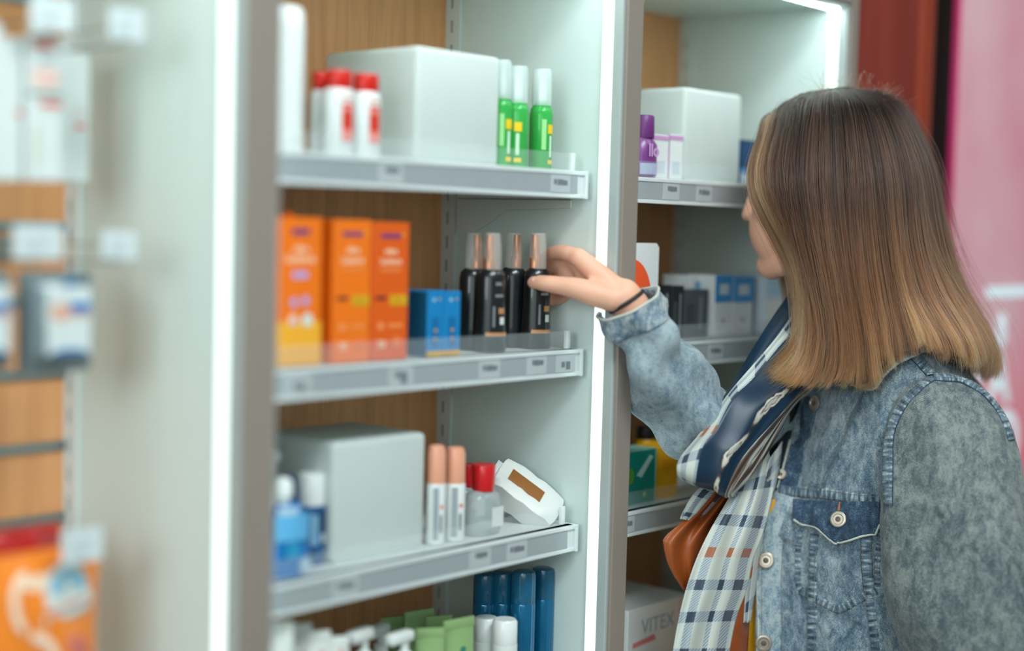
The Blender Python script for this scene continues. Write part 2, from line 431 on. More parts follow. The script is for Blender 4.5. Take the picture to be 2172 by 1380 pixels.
def disc(t, name, x, z, r, yf, m, sz=1):
    pts = [(math.cos(2*PI*k/20)*r, math.sin(2*PI*k/20)*r*sz) for k in range(20)]
    return MB().prism(pts, -.0002, .0002, Matrix.Translation((x, yf, z)) @ FRONT).build(name, m, t, smooth=False)
def spf_big():
    y = .036; x0, x1 = sides(588, 682, 620, y); zt = zat(640, 461, y)
    t, w, h, yf = carton('sunscreen_box', 'large orange sunscreen carton at the left end beside the divider', x0, x1, y, .045, ZS[2], zt, ORG, 'orange sunscreen cartons')
    g = strip(t, 'amber_panel', -w/2, w/2, .0005, h*.30, yf+.0001, AMB)
    strip(t, 'side_amber_panel', -w/2, w/2, 0, .0001, 0, AMB)
    s = MB().box(-w/2-.0004, -w/2, -.022, .022, .0005, h*.3).build('side_panel_print', AMB, t, smooth=False)
    strip(t, 'violet_band', -.012, .012, h*.885, h*.925, yf, PURP)
    text('ultra', 'lettering', .0115, CREAM, t, front(.001, yf, h*.79), bold=.02)
    text('Sunblock', 'lettering', .0115, CREAM, t, front(0, yf, h*.72), bold=.02)
    strip(t, 'lilac_band', -.011, .011, h*.59, h*.64, yf, LILAC)
    for x, z, r, m in ((-.008,.43,.0055,LILAC), (.008,.44,.0055,LILAC), (-.009,.31,.0065,CREAM), (.011,.31,.0075,mat('ice_print', (214,222,214), .5))):
        disc(t, 'round_picture', x, h*z, r, yf-.0002, m)
    disc(t, 'round_picture', -.009, h*.30, .0035, yf-.0005, LILAC)
    MB().prism([(-.008,0),(.008,0),(.004,.006),(-.004,.006)], -.004, .004, Matrix.Translation((0,0,h)) @ FRONT).build('hanger_tab', ORG, t)
spf_big()
def spf(label, px0, px1, pyt, m):
    y = .036; x0, x1 = sides(px0, px1, 620, y); zt = zat((px0+px1)/2, pyt, y)
    t, w, h, yf = carton('sunscreen_box', label, x0, x1, y, .04, ZS[2], zt, m, 'orange sunscreen cartons')
    strip(t, 'violet_band', -w*.28, w*.26, h*.885, h*.915, yf, PURP); disc(t, 'sun_mark', w*.33, h*.91, .002, yf, AMB)
    text('ultra', 'lettering', .0105, CREAM, t, front(0, yf, h*.79), bold=.02)
    text('Sunblock', 'lettering', .0092, CREAM, t, front(0, yf, h*.715), bold=.02)
    strip(t, 'pale_line', -w*.28, w*.28, h*.645, h*.665, yf, mat('peach_print', (240,140,70), .5))
    strip(t, 'maroon_band', -w*.40, -w*.12, h*.44, h*.465, yf, MAR)
    strip(t, 'mustard_block', -w*.02, w*.47, h*.395, h*.475, yf, MUST)
    disc(t, 'leaf_mark', w*.2, h*.435, .0022, yf-.0003, mat('olive_print', (160,140,20), .5))
    disc(t, 'round_mark', -w*.25, h*.25, .0045, yf, mat('peach_print2', (244,150,92), .5))
    strip(t, 'peach_lines', -w*.05, w*.35, h*.235, h*.265, yf, mat('peach_print', (240,140,70), .5))
    text('50', 'lettering', .011, CREAM, t, front(-w*.22, yf, h*.115), bold=.03)
    disc(t, 'round_mark', w*.2, h*.13, .007, yf, mat('peach_print3', (236,120,60), .5))
spf('orange sunscreen carton in the middle, beside the large one', 707, 786, 466, ORG)
spf('deep orange sunscreen carton next to the blue boxes', 789, 866, 471, ORG2)

# --- blue boxes
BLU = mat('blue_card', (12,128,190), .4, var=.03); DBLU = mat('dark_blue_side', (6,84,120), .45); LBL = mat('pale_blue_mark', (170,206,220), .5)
def bluebox(label, px0, px1, y):
    x0, x1 = sides(px0, px1, 690, y); zt = zat(px0, 618, y)
    t, w, h, yf = carton('ointment_box', label, x0, x1, y, .055, ZS[2], zt, BLU, 'small blue cartons')
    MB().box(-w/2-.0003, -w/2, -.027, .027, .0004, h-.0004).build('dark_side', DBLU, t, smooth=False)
    disc(t, 'pale_dot', -w*.1, h*.87, .0022, yf, LBL); disc(t, 'yellow_dot', w*.25, h*.88, .0014, yf, MUST)
    strip(t, 'dark_figure', -w*.2, w*.2, h*.15, h*.6, yf, mat('mid_blue_print', (10,104,158), .5))
    disc(t, 'yellow_dot', 0, h*.4, .002, yf-.0003, MUST); disc(t, 'yellow_dot', 0, h*.27, .002, yf-.0003, MUST)
    strip(t, 'gold_foot', -w/2, w/2, 0.0003, h*.08, yf, MUST)
bluebox('small blue carton beside the orange boxes', 906, 940, .040)
bluebox('small blue carton beside the black spray bottles', 941, 976, .040)

# --- black spray bottles with copper caps
BLK = mat('black_gloss_plastic', (24,27,28), .28, var=.03, coat=.3); COP = mat('copper_nozzle', (196,122,70), .25, metal=.6)
SMOKE = mat('clear_overcap', (240,232,224), .1, var=0, alpha=.28); GOLD = mat('copper_foil_band', (204,146,100), .35, metal=.3); GREY = mat('grey_print', (120,126,128), .5)
def blackb(label, pxc, y, pytop=495, turn=0.0):
    cx = XZ(pxc, 650, y)[0]; h = zat(pxc, pytop, y)-ZS[2]; r = .0203
    t = thing('spray_bottle', label, 'bottle', (cx, y, ZS[2]), turn, group='black spray bottles with copper caps')
    hb = h*.70; q = .8
    MB().lathe([(r*.99,0),(r*1.02,.003),(r*1.0,hb*.25),(r*.93,hb*.55),(r*.9,hb*.88),(r*.82,hb*.95),(r*.55,hb)], 28, sy=q).build('body', BLK, t)
    MB().lathe([(r*.38,hb*.99),(r*.38,h*.78),(r*.3,h*.80),(r*.27,h*.985)], 18, c=(-.004,0,0)).build('copper_nozzle', COP, t)
    MB().lathe([(r*.57,hb*.985),(r*.56,h*.86),(r*.46,h)], 20).build('clear_overcap', SMOKE, t)
    oval_patch(MB(), r, r*q, -2.35, -.75, hb*.19, hb*.235, .0008).build('copper_band', GOLD, t)
    oval_patch(MB(), r*.93, r*.93*q, -1.75, -1.3, hb*.80, hb*.84, .0012).build('pale_mark', GREY, t)
    oval_patch(MB(), r*.90, r*.90*q, -1.75, -1.1, hb*.66, hb*.695, .0012).build('grey_lettering', GREY, t)
    oval_patch(MB(), r*.94, r*.94*q, -1.5, -1.0, hb*.46, hb*.53, .001).build('copper_mark', GOLD, t)
    oval_patch(MB(), r*.97, r*.97*q, -1.4, -1.05, hb*.33, hb*.42, .001).build('white_figure', mat('white_print', (214,218,216), .5), t)
    oval_patch(MB(), r*.97, r*.97*q, -1.9, -1.75, hb*.3, hb*.55, .001).build('grey_lettering', GREY, t)
    return t
blackb('black spray bottle beside the blue boxes, its front turned away', 1003, .094, 494, 2.6)
blackb('black spray bottle with copper band, second from the blue boxes', 1042, .058, 494, -.3)
blackb('black spray bottle half hidden behind the gripped bottle', 1087, .094, 494, 2.6)
blackb('black spray bottle gripped by her fingers', 1138, .062, 494, -.3)

# --- lower shelf
def blue_trigger():
    y = .05; x0, x1 = sides(566, 652, 1180, y); cx = (x0+x1)/2; w = x1-x0
    t = thing('foam_bottle', 'blue bottle with white head and looped handle at the shelf end', 'bottle', (cx, y, ZS[3]))
    h = zat(605, 1065, y)-ZS[3]
    MB().lathe([(w*.48,0),(w*.5,.003),(w*.47,h*.45),(w*.36,h*.8),(w*.30,h*.97),(w*.24,h)], 28, sy=.55).build('body', mat('bright_blue_plastic', (14,118,190), .3, coat=.3), t)
    oval_patch(MB(), w*.45, w*.25, -2.6, -.8, h*.5, h*.86, .003).build('sky_label', mat('sky_label', (96,178,226), .45), t)
    oval_patch(MB(), w*.45, w*.25, -2.5, -1.5, h*.84, h*.97, .002).build('pale_panel', mat('pale_panel', (176,206,226), .5), t)
    disc(t, 'cream_badge', .001, h*.68, .008, -w*.27, mat('cream_badge', (226,222,186), .5))
    disc(t, 'aqua_round', -.006, h*.36, .0105, -w*.285, mat('aqua_round', (44,150,196), .5))
    disc(t, 'pale_round', .013, h*.13, .008, -w*.27, mat('pale_round', (178,202,216), .5), 1.2)
    hd = MB().lathe([(.007,h),(.007,h+.006),(.010,h+.008),(.010,h+.022),(.006,h+.028)], 20, c=(-.007,0,0)).build('head', mat('white_cap', (232,237,236), .3), t)
    MB().tube([(-.008,-.004,h+.026),(.0,-.004,h+.029),(.006,-.004,h+.022),(.009,-.004,h+.008),(.011,-.004,h-.004)], .0022, 10).build('navy_handle', mat('navy_plastic', (28,58,104), .35), hd)
blue_trigger()
def blue_can():
    y = .078; x0, x1 = sides(630, 688, 1140, y); r = (x1-x0)/2*.78; h = zat(660, 1003, y)-ZS[3]
    t = thing('aerosol_can', 'navy blue can with white cap in front of the lower display box', 'bottle', ((x0+x1)/2, y, ZS[3]))
    MB().lathe([(r*.94,0),(r,.003),(r,h*.62),(r*.93,h*.655)], 28).build('body', mat('navy_can', (14,84,138), .3, coat=.3), t)
    MB().lathe([(r*.93,h*.65),(r*.94,h*.66),(r*.92,h*.97),(r*.85,h)], 28).build('cap', mat('white_cap', (232,237,236), .3), t)
    oval_patch(MB(), r, r, -2.3, -1.75, h*.22, h*.56, .0005).build('pale_label', mat('powder_blue_label', (128,176,206), .5), t)
    oval_patch(MB(), r, r, -1.5, -1.1, h*.25, h*.34, .0005).build('round_mark', mat('pale_grey_mark', (196,206,208), .5), t)
    oval_patch(MB(), r, r, -1.75, -.7, h*.36, h*.6, .0004).build('dark_panel', mat('deep_navy_panel', (22,64,104), .45), t)
blue_can()
def pump_behind():
    y = .13; cx = XZ(581, 1000, y)[0]; h = zat(581, 952, y)-ZS[3]
    t = thing('pump_bottle', 'white pump bottle behind the looped blue bottle, only its round head showing', 'bottle', (cx, y, ZS[3]))
    MB().lathe([(.016,0),(.018,.003),(.018,h*.62),(.012,h*.7),(.006,h*.72)], 24).build('body', WPL, t)
    n = MB().lathe([(.006,h*.72),(.004,h*.74),(.004,h-.012)], 12).build('neck', WPL, t)
    MB().ball((0,0,h-.008), .009).build('round_head', mat('white_pump', (236,240,238), .35), n)
pump_behind()
PEACH = mat('peach_cap', (232,164,134), .35, coat=.2); PGREY = mat('cool_grey_print', (150,160,164), .5); PORG = mat('orange_red_print', (226,112,80), .5)
def peachb(label, px0, px1, pyt, y):
    x0, x1 = sides(px0, px1, 1080, y); r = (x1-x0)/2*.80; h = zat((px0+px1)/2, pyt, y)-ZS[3]
    t = thing('deodorant_spray', label, 'bottle', ((x0+x1)/2, y, ZS[3]), group='white sprays with peach caps')
    MB().lathe([(r*.95,0),(r,.002),(r,h*.60),(r*.95,h*.615)], 24).build('body', WPL, t)
    MB().lathe([(r*.94,h*.61),(r*.96,h*.62),(r*.93,h*.93),(r*.78,h*.985),(r*.55,h)], 24).build('cap', PEACH, t)
    oval_patch(MB(), r, r, -2.6, -2.05, h*.05, h*.58, .0004).build('grey_panel', PGREY, t)
    oval_patch(MB(), r, r, -1.9, -1.5, h*.37, h*.40, .0005).build('red_mark', PORG, t)
    oval_patch(MB(), r, r, -1.9, -1.65, h*.12, h*.3, .0005).build('grey_mark', GREY, t)
peachb('white spray with peach cap touching the lower display box', 905, 942, 943, .058)
peachb('white spray with peach cap beside the red capped clear bottle', 943, 983, 947, .058)
CLR = mat('clear_gel_plastic', (190,200,200), .1, var=0, alpha=.5); RCAP = mat('bright_red_cap', (206,26,34), .3, coat=.2)
def clearb(label, px0, px1, pyt, y):
    x0, x1 = sides(px0, px1, 1090, y); w = (x1-x0)*.88; h = zat((px0+px1)/2, pyt, y)-ZS[3]
    t = thing('gel_bottle', label, 'bottle', ((x0+x1)/2, y, ZS[3]), group='clear bottles with red caps')
    hb = h*.64
    MB().lathe([(w*.46,0),(w*.5,.004),(w*.5,hb*.74),(w*.42,hb*.9),(w*.2,hb)], 28, sy=.62).build('body', CLR, t)
    MB().lathe([(w*.235,hb*.97),(w*.245,hb),(w*.265,h-.002),(w*.25,h)], 24).build('red_cap', RCAP, t)
    MB().box(-.002, w*.33, -w*.325, -w*.315, hb*.18, hb*.62).build('white_label', mat('white_print', (214,218,216), .5), t)
clearb('clear gel bottle with red cap standing in front on the lower shelf', 986, 1060, 984, .062)
clearb('clear gel bottle with red cap mostly hidden behind the peach sprays', 962, 1022, 984, .125)
def wipes():
    a = on(1113, 1052, 1, .078)
    t = thing('wipes_packet', 'white wipes packet with brown window leaning by the right wall', 'packet', (a[0], .078, a[2]))
    e1 = Vector((.667, -.745, 0))*math.cos(.62)+Vector((0, 0, -math.sin(.62)))
    up = Vector((.667, -.745, 0))*math.sin(.62)+Vector((0, 0, math.cos(.62))); cc = Vector((-.745, -.664, 0))
    n = (up*math.cos(.62)+cc*math.sin(.62)).normalized(); e2 = n.cross(e1)
    t.rotation_euler = Matrix((e1, e2, n)).transposed().to_euler()
    L, Wd, H = .098, .058, .034
    b = bmesh.new(); bmesh.ops.create_cube(b, size=1); bmesh.ops.subdivide_edges(b, edges=b.edges[:], cuts=7, use_grid_fill=True)
    for v in b.verts:
        x, y, z = v.co*2
        k = (1-.25*abs(x)**8)*(1-.12*abs(y)**8)
        v.co = Vector((x*L/2*(1-.06*abs(y)**4), y*Wd/2*(1-.08*abs(x)**4), z*H/2*k+.0012*math.sin(9*x+5*y)))
    m = MB(); m._merge(b); m.build('packet', mat('white_film', (226,228,224), .35, var=.03, coat=.2), t, angle=60)
    MB().box(-.034, .018, -.0105, .0105, H/2-.0005, H/2+.0012, .0006).build('brown_window', mat('brown_window_print', (148,92,36), .4), t)
    MB().box(-L/2-.006, -L/2+.004, -Wd/2+.004, Wd/2-.004, -.0012, .0012).build('crimped_end', mat('white_film', (226,228,224), .35), t)
wipes()

# --- lowest shelf
BCAN = mat('petrol_blue_can', (14,104,146), .16, metal=.35, coat=.5); BCAP = mat('petrol_blue_cap', (12,92,126), .25, coat=.4)
def bluecan(label, px, pyt, y):
    cx = XZ(px, 1300, y)[0]; h = zat(px, pyt, y)-ZS[4]; r = .0162
    t = thing('hairspray_can', label, 'bottle', (cx, y, ZS[4]), group='blue cans on the lowest shelf')
    MB().lathe([(r*.95,0),(r,.002),(r,h*.74),(r*.97,h*.75)], 24).build('body', BCAN, t)
    MB().lathe([(r*.97,h*.75),(r,h*.755),(r*.98,h*.96),(r*.9,h*.99),(r*.6,h)], 24).build('cap', BCAP, t)
bluecan('blue can in the back row, first from the wooden back', 1028, 1214, .115)
bluecan('blue can in the back row, second from the wooden back', 1066, 1211, .095)
bluecan('blue can in the front row behind the white jars', 1109, 1209, .062)
bluecan('blue can at the right end of its row by the side wall', 1150, 1203, .075)
WHT = mat('white_tube_plastic', (224,230,226), .4, var=.02)
def tube_up(name, label, px, pyt, y, w, m, m2=None, turn=0, group=None, dot=None):
    """squeeze tube standing on its cap, crimped end up"""
    cx = XZ(px, 1370, y)[0]; h = zat(px, pyt, y)-ZS[4]
    t = thing(name, label, 'tube', (cx, y, ZS[4]), turn, group=group)
    rows = []
    for z, a, b_ in ((.018,.75,.75),(.05,.85,.70),(h*.5,.95,.5),(h*.8,1.0,.22),(h*.93,1.0,.07),(h,1.0,.06)):
        rows.append([(math.cos(2*PI*k/28)*w/2*a, math.sin(2*PI*k/28)*w/2*b_, z) for k in range(28)])
    g = MB(); V = g.grid(np.array(rows), close=True); g.bm.faces.new(V[-1]); g.bm.faces.new(V[0][::-1])
    g.build('tube_body', m, t, angle=60)
    MB().lathe([(w*.36,0),(w*.38,.002),(w*.36,.018)], 24).build('tube_cap', m2 or m, t)
    MB().box(-w*.49, w*.49, -w*.045, w*.045, h-.012, h+.0004, .0006).build('crimped_end', m, t)
    if dot: disc(t, 'teal_mark', 0, h*.72, .004, -w*.2, dot)
    return t
PKM = mat('rose_print', (206,150,150), .5)
for k, (px, py, y, lb) in enumerate((
    (592, 1318, .040, 'white tube nearest the divider on the lowest shelf'),
    (632, 1323, .062, 'white tube second from the divider on the lowest shelf'),
    (672, 1338, .050, 'white tube third from the divider on the lowest shelf'),
    (712, 1350, .042, 'white tube fourth from the divider, lowest of its row'))):
    t = tube_up('hand_cream_tube', lb, px, py, y, .031, WHT, turn=-.5, group='white crimped tubes on the lowest shelf')
    MB().box(.002, .006, -.0105, -.0095, .10, .14).build('rose_print', PKM, t)
def trigger(label, px, pyt, y, turn):
    cx = XZ(px, 1370, y)[0]; h = zat(px, pyt, y)-ZS[4]
    t = thing('pump_bottle', label, 'bottle', (cx, y, ZS[4]), turn, group='white pump bottles on the lowest shelf')
    MB().lathe([(.017,0),(.019,.003),(.019,h*.6),(.014,h*.70),(.008,h*.73)], 24).build('body', WPL, t)
    n = MB().lathe([(.009,h*.73),(.009,h*.80),(.005,h*.82),(.005,h*.92)], 16).build('pump_neck', WHT, t)
    hd = MB().box(-.030, .011, -.008, .008, h*.90, h, .004, 3); hd.build('pump_head', WHT, n)
trigger('white pump bottle beside the white tubes on the lowest shelf', 772, 1330, .060, .2)
trigger('white pump bottle behind its twin and below the green tubes', 808, 1322, .110, .3)
trigger('white pump bottle closest to the green tubes', 858, 1336, .050, .1)
GTB = mat('sage_green_tube', (142,174,116), .4, var=.06); GTD = mat('dark_sage_cap', (86,130,92), .4); TEAL = mat('teal_mark', (48,128,118), .5)
GG = 'green crimped tubes on the lowest shelf'
tube_up('face_cream_tube', 'green tube in the back row, beside the pump bottles', 838, 1308, .150, .044, GTB, GTD, -.3, GG, TEAL)
tube_up('face_cream_tube', 'tallest green tube in the back row of the lowest shelf', 888, 1294, .125, .044, GTB, GTD, -.2, GG, TEAL)
tube_up('face_cream_tube', 'green tube in the back row nearest the white jars', 930, 1306, .105, .036, GTB, GTD, -.4, GG, TEAL)
tube_up('face_cream_tube', 'green tube in front, right behind the last pump bottle', 912, 1332, .058, .036, GTB, GTD, -.6, GG, TEAL)
tube_up('face_cream_tube', 'broad green tube in front beside the white jars', 972, 1312, .056, .05, GTB, GTD, -.1, GG, TEAL)
for lb, px, pyt, y in (('white jar behind its twin beside the broad green tube', 1030, 1308, .085), ('white jar in front of the blue cans', 1070, 1312, .050)):
    cx = XZ(px, 1370, y)[0]; h = zat(px, pyt, y)-ZS[4]
    t = thing('cream_jar', lb, 'bottle', (cx, y, ZS[4]), group='white cylinder bottles on the lowest shelf')
    MB().lathe([(.0158,0),(.0166,.002),(.0166,h*.72)], 24).build('body', WHT, t)
    MB().lathe([(.0160,h*.72),(.0162,h*.725),(.0160,h-.003),(.0135,h)], 24).build('lid', WPL, t)

# ================================================================== right bay
VIO = mat('violet_plastic', (120,58,128), .3, coat=.2); LVI = mat('light_violet_print', (196,150,204), .5)
def violet():
    y = .05; x0, x1 = sides(1340, 1388, 330, y); r = (x1-x0)/2*.84; h = zat(1364, 244, y)-ZS[1]
    t = thing('syrup_bottle', 'purple bottle with lilac lettering beside the metal divider', 'bottle', ((x0+x1)/2, y, ZS[1]))
    MB().lathe([(r*.9,0),(r,.003),(r,h*.52),(r*.7,h*.62),(r*.66,h*.64)], 28, sy=.8).build('body', VIO, t)
    MB().lathe([(r*.66,h*.63),(r*.68,h*.64),(r*.66,h-.003),(r*.58,h)], 24).build('cap', mat('violet_cap', (104,44,112), .35), t)
    oval_patch(MB(), r, r*.8, -2.6, -.9, h*.04, h*.22, .0005).build('pale_band', mat('blue_grey_band', (172,178,206), .5), t)
    text('llo', 'lettering', .024, LVI, t, front(0, -r*.82-.0004, h*.42), bold=.03)
violet()
for lb, a, b, y in (('white and lilac carton right behind the purple bottle', 1386, 1418, .055), ('white carton with lilac top edge before the frosted display box', 1420, 1448, .058)):
    x0, x1 = sides(a, b, 330, y); zt = zat(a, 284, y)
    t, w, h, yf = carton('cream_box', lb, x0, x1, y, .03, ZS[1], zt, mat('white_card', (222,226,226), .45), 'white and lilac cartons')
    strip(t, 'lilac_top', -w/2, w/2, h*.88, h*.98, yf, mat('lilac_card', (198,150,196), .5))
    MB().box(-w/2-.0003, -w/2, -.015, .015, .0005, h-.0005).build('lilac_side', mat('lilac_card', (198,150,196), .5), t, smooth=False)
    strip(t, 'grey_lines', -w*.25, w*.25, h*.12, h*.4, yf, mat('pale_grey_blue', (196,204,216), .5))
def simple(label, name, px0, px1, pyt, y, dep, zs, m, pyref, group=None):
    x0, x1 = sides(px0, px1, pyref, y); return carton(name, label, x0, x1, y, dep, zs, zat((px0+px1)/2, pyt, y), m, group)
NAVY = mat('navy_card', (10,62,104), .4)
t, w, h, yf = simple('navy carton with pale base showing beside her forehead', 'vitamin_box', 1572, 1622, 298, .06, .04, ZS[1], NAVY, 340)
strip(t, 'blue_band', -w/2, w/2, h*.24, h*.36, yf, mat('sky_band', (44,140,200), .5)); strip(t, 'pale_base', -w/2, w/2, .0003, h*.24, yf-.0002, mat('ice_card', (200,214,226), .5))
# white stand-up card with red-orange oval
def oval_card():
    y = .045; x0, x1 = sides(1330, 1389, 580, y); w = x1-x0; h = zat(1360, 515, y)-ZS[2]
    t = thing('display_card', 'white display card with orange red oval behind the reaching wrist', 'sign', ((x0+x1)/2, y, ZS[2]))
    pts = [(-w/2,0),(w/2,0),(w/2,h-.006),(w/2-.006,h),(-w/2,h)]
    MB().prism(pts, -.006, .006, FRONT).build('card', mat('white_card', (222,226,226), .45), t, smooth=False)
    x2 = x0+(w*.66)
    e = [(-w/2+.002,.012)]+[(-w/2+.002+w*.72*math.sin(a), h*.44+h*.4*math.cos(a)) for a in np.linspace(0, PI, 20)]
    MB().prism(e, -.0003, .0003, Matrix.Translation((0,-.0064,0)) @ FRONT).build('red_oval', mat('orange_red_print2', (240,92,48), .45), t, smooth=False)
    strip(t, 'pale_text_block', w*.2, w*.42, h*.2, h*.36, -.0066, mat('pale_pink_print', (226,190,184), .5))
oval_card()
BKB = mat('black_card', (34,37,40), .4); DGB = mat('dark_grey_card', (74,80,88), .4)
for lb, a, b, pt, y, m in (('black carton next to the orange oval card', 1391, 1424, 605, .06, BKB), ('black carton with pale stripe, second from the oval card', 1425, 1450, 606, .06, BKB),
                        ('dark grey carton between the black and the white cartons', 1451, 1502, 614, .064, DGB)):
    t, w, h, yf = simple(lb, 'razor_box', a, b, pt, y, .04, ZS[2], m, 660, 'dark cartons behind the forearm')
    strip(t, 'pale_stripe', w*.1, w*.25, h*.15, h*.85, yf, mat('dim_grey_print', (112,118,124), .5))
    strip(t, 'grey_patch', -w*.4, -w*.1, h*.3, h*.7, yf, mat('slate_print', (60,66,72), .5))
WCB = mat('white_card', (222,226,226), .45); MBL = mat('mid_blue_print2', (36,140,206), .45); VIP = mat('violet_print2', (120,96,176), .5)
def wb(label, a, b, pt, y, top=True):
    t, w, h, yf = simple(label, 'dressing_box', a, b, pt, y, .05, ZS[2], WCB, 640, 'white and blue cartons behind the forearm')
    if top: strip(t, 'blue_top', -w/2, w/2, h*.55, h-.0004, yf, MBL); strip(t, 'pale_lettering', -w*.25, w*.25, h*.68, h*.85, yf-.0003, mat('ice_card', (200,214,226), .5)); disc(t, 'violet_mark', 0, h*.25, .003, yf, VIP)
    else: strip(t, 'blue_mark', -w*.3, w*.2, h*.62, h*.9, yf, mat('soft_blue_print', (120,170,200), .5)); strip(t, 'blue_mark', w*.3, w*.42, h*.5, h*.9, yf, mat('soft_blue_print', (120,170,200), .5))
wb('white carton with pale blue marks behind the dark grey one', 1462, 1514, 584, .085, False)
wb('white carton with blue upper half, first of the pair', 1516, 1553, 583, .058)
wb('white carton with blue upper half, second of the pair', 1555, 1597, 585, .058)
t, w, h, yf = simple('teal blue carton in shade, right of the blue topped pair', 'dressing_box', 1599, 1618, 588, .07, .05, ZS[2], mat('teal_blue_card', (28,110,150), .45), 650, None)
strip(t, 'pale_base', -w/2, w/2, .0003, h*.35, yf, mat('ice_card', (200,214,226), .5))
t, w, h, yf = simple('large pale blue and white carton just under her chin', 'tissue_box', 1622, 1690, 585, .05, .09, ZS[2], mat('ice_card', (200,214,226), .5), 660)
strip(t, 'white_lower', -w/2, w/2, .0003, h*.58, yf, WCB); strip(t, 'sky_lines', -w*.4, w*.4, h*.7, h*.78, yf, mat('soft_sky', (150,202,226), .5)); strip(t, 'sky_lines', -w*.4, w*.4, h*.84, h*.9, yf, mat('soft_sky', (150,202,226), .5))
# teal / yellow things
YPL = mat('yellow_plastic', (244,186,14), .35, coat=.2); YCD = mat('yellow_card', (242,180,30), .45); TCD = mat('teal_card', (10,138,124), .4)
for lb, px, y in (('yellow bottle with black cap next to the metal divider', 1366, .13), ('yellow bottle with black cap behind the yellow carton', 1394, .13)):
    cx = XZ(px, 1000, y)[0]; h = zat(px, 904, y)-ZS[3]; r = .0145
    t = thing('vitamin_bottle', lb, 'bottle', (cx, y, ZS[3]), group='yellow bottles with black caps')
    MB().lathe([(r*.92,0),(r,.002),(r,h*.76),(r*.8,h*.80)], 24).build('body', YPL, t)
    MB().lathe([(r*.9,h*.80),(r*.92,h*.805),(r*.9,h-.002),(r*.8,h)], 24).build('cap', mat('black_cap', (40,38,38), .4), t)
t, w, h, yf = simple('teal carton with pale leaf picture below the forearm', 'tea_box', 1322, 1390, 956, .05, .04, ZS[3], TCD, 1020)
MB().box(-w/2, w/2, -.02, .02, h-.0002, h+.0006).build('pale_top', mat('mint_card', (150,206,186), .5), t, smooth=False)
MB().prism([(-w*.1,h*.55),(w*.3,h*.9),(w*.4,h*.86),(w*.05,h*.5)], -.0002, .0002, Matrix.Translation((0,yf,0)) @ FRONT).build('pale_leaf', mat('pale_leaf', (190,224,216), .5), t, smooth=False)
disc(t, 'green_leaf', -w*.3, h*.55, .009, yf, mat('leaf_green', (96,160,60), .5), 1.3); disc(t, 'lime_mark', w*.15, h*.18, .004, yf-.0002, mat('lime_print', (150,200,130), .5))
MB().box(w/2-.0015, w/2+.0003, -.0203, .02, .0003, h).build('pale_edge', mat('mint_card', (150,206,186), .5), t, smooth=False)
t, w, h, yf = simple('yellow carton between the teal carton and the scarf', 'tea_box', 1394, 1438, 946, .055, .04, ZS[3], YCD, 1000)
strip(t, 'amber_lines', -w*.3, w*.3, h*.55, h*.75, yf, mat('amber_card', (236,160,20), .5))
# printed white box on the lowest shelf
def med():
    y = .037; x0, x1 = sides(1332, 1460, 1330, y); zt = zat(1332, 1296, y)
    t, w, h, yf = carton('medical_box', 'white box printed with grey capitals, lowest beside the scarf', x0, x1, y, .14, ZS[4], zt, WCB)
    text('VITEX', 'lettering', .030, mat('grey_blue_ink', (150,168,182), .5), t, front(-w*.02, yf, h-.030), bold=.0)
    MB().prism([(-w*.42,h-.056),(-w*.05,h-.052),(-w*.08,h-.044),(-w*.2,h-.046),(-w*.42,h-.049)], -.0002, .0002, Matrix.Translation((0,yf,0)) @ FRONT).build('red_band', mat('soft_red_print', (214,132,134), .5), t, smooth=False)
    strip(t, 'olive_block', -w*.46, -w*.32, h-.095, h-.066, yf, mat('olive_block', (160,164,60), .5)); strip(t, 'pink_margin', w*.3, w*.5, .001, h-.002, yf+.0001, mat('pale_rose', (222,206,208), .5))
    disc(t, 'violet_mark', .0, h-.085, .007, yf, mat('dusk_violet', (120,100,140), .5), .6); disc(t, 'peach_mark', w*.36, h-.075, .008, yf-.0003, mat('peach_print4', (226,196,172), .5), .7)
med()

# ================================================================== slat bay products
def hook(label, px_tip, py_tip, y_tip, tagw=.034, tagh=.026, tilt=0, shine=False):
    """wire hook from the slat panel with a price ticket at its end"""
    p = on(px_tip, py_tip, 1, y_tip)
    t = thing('display_hook', label, 'hook', (p[0], .2825, p[2]), group='wire display hooks')
    L = .2825-y_tip
    MB().tube([(0,0,0),(0,-L*.5,-.001),(0,-L+.004,0),(0,-L,.004)], .0016, 8).build('lower_wire', CHROME, t)
    MB().tube([(0,0,.014),(0,-L+.002,.016)], .0014, 8).build('upper_wire', CHROME, t)
    MB().box(-.012, .012, -.003, .001, -.006, .02, .001).build('back_plate', CHROME, t)
    h = MB().box(-tagw/2, tagw/2, -L-.003, -L-.0014, .002, .002+tagh, .0004).build('ticket_holder', mat('ticket_holder', (196,208,210), .2, coat=.5), t, smooth=False)
    k = MB().box(-tagw/2+.0015, tagw/2-.0015, -L-.0036, -L-.0030, .0035, .0005+tagh).build('price_label', mat('ticket_paper', (204,214,216), .5), h, smooth=False)
    b = MB()
    for i in range(3): b.box(-tagw*.3, tagw*(.1+.08*i), -L-.0040, -L-.0035, tagh*(.25+.2*i), tagh*(.25+.2*i)+.0022)
    tag(b.build('price_print', mat('faint_ink', (172,182,186), .6), k, smooth=False), kind='stuff')
    return t
hook('wire hook with price ticket above the white cartons', 108, 72, .10, .048, .033)
hook('wire hook with shining ticket in front of the white side wall, upper', 266, 92, .045, .040, .031)
hook('wire hook with price ticket above the grey blister pack', 78, 555, .10, .054, .034)
hook('wire hook with shining ticket in front of the white side wall, lower', 250, 555, .06, .040, .028)
hook('wire hook with price ticket over the orange bag', 172, 1196, .07, .046, .034)
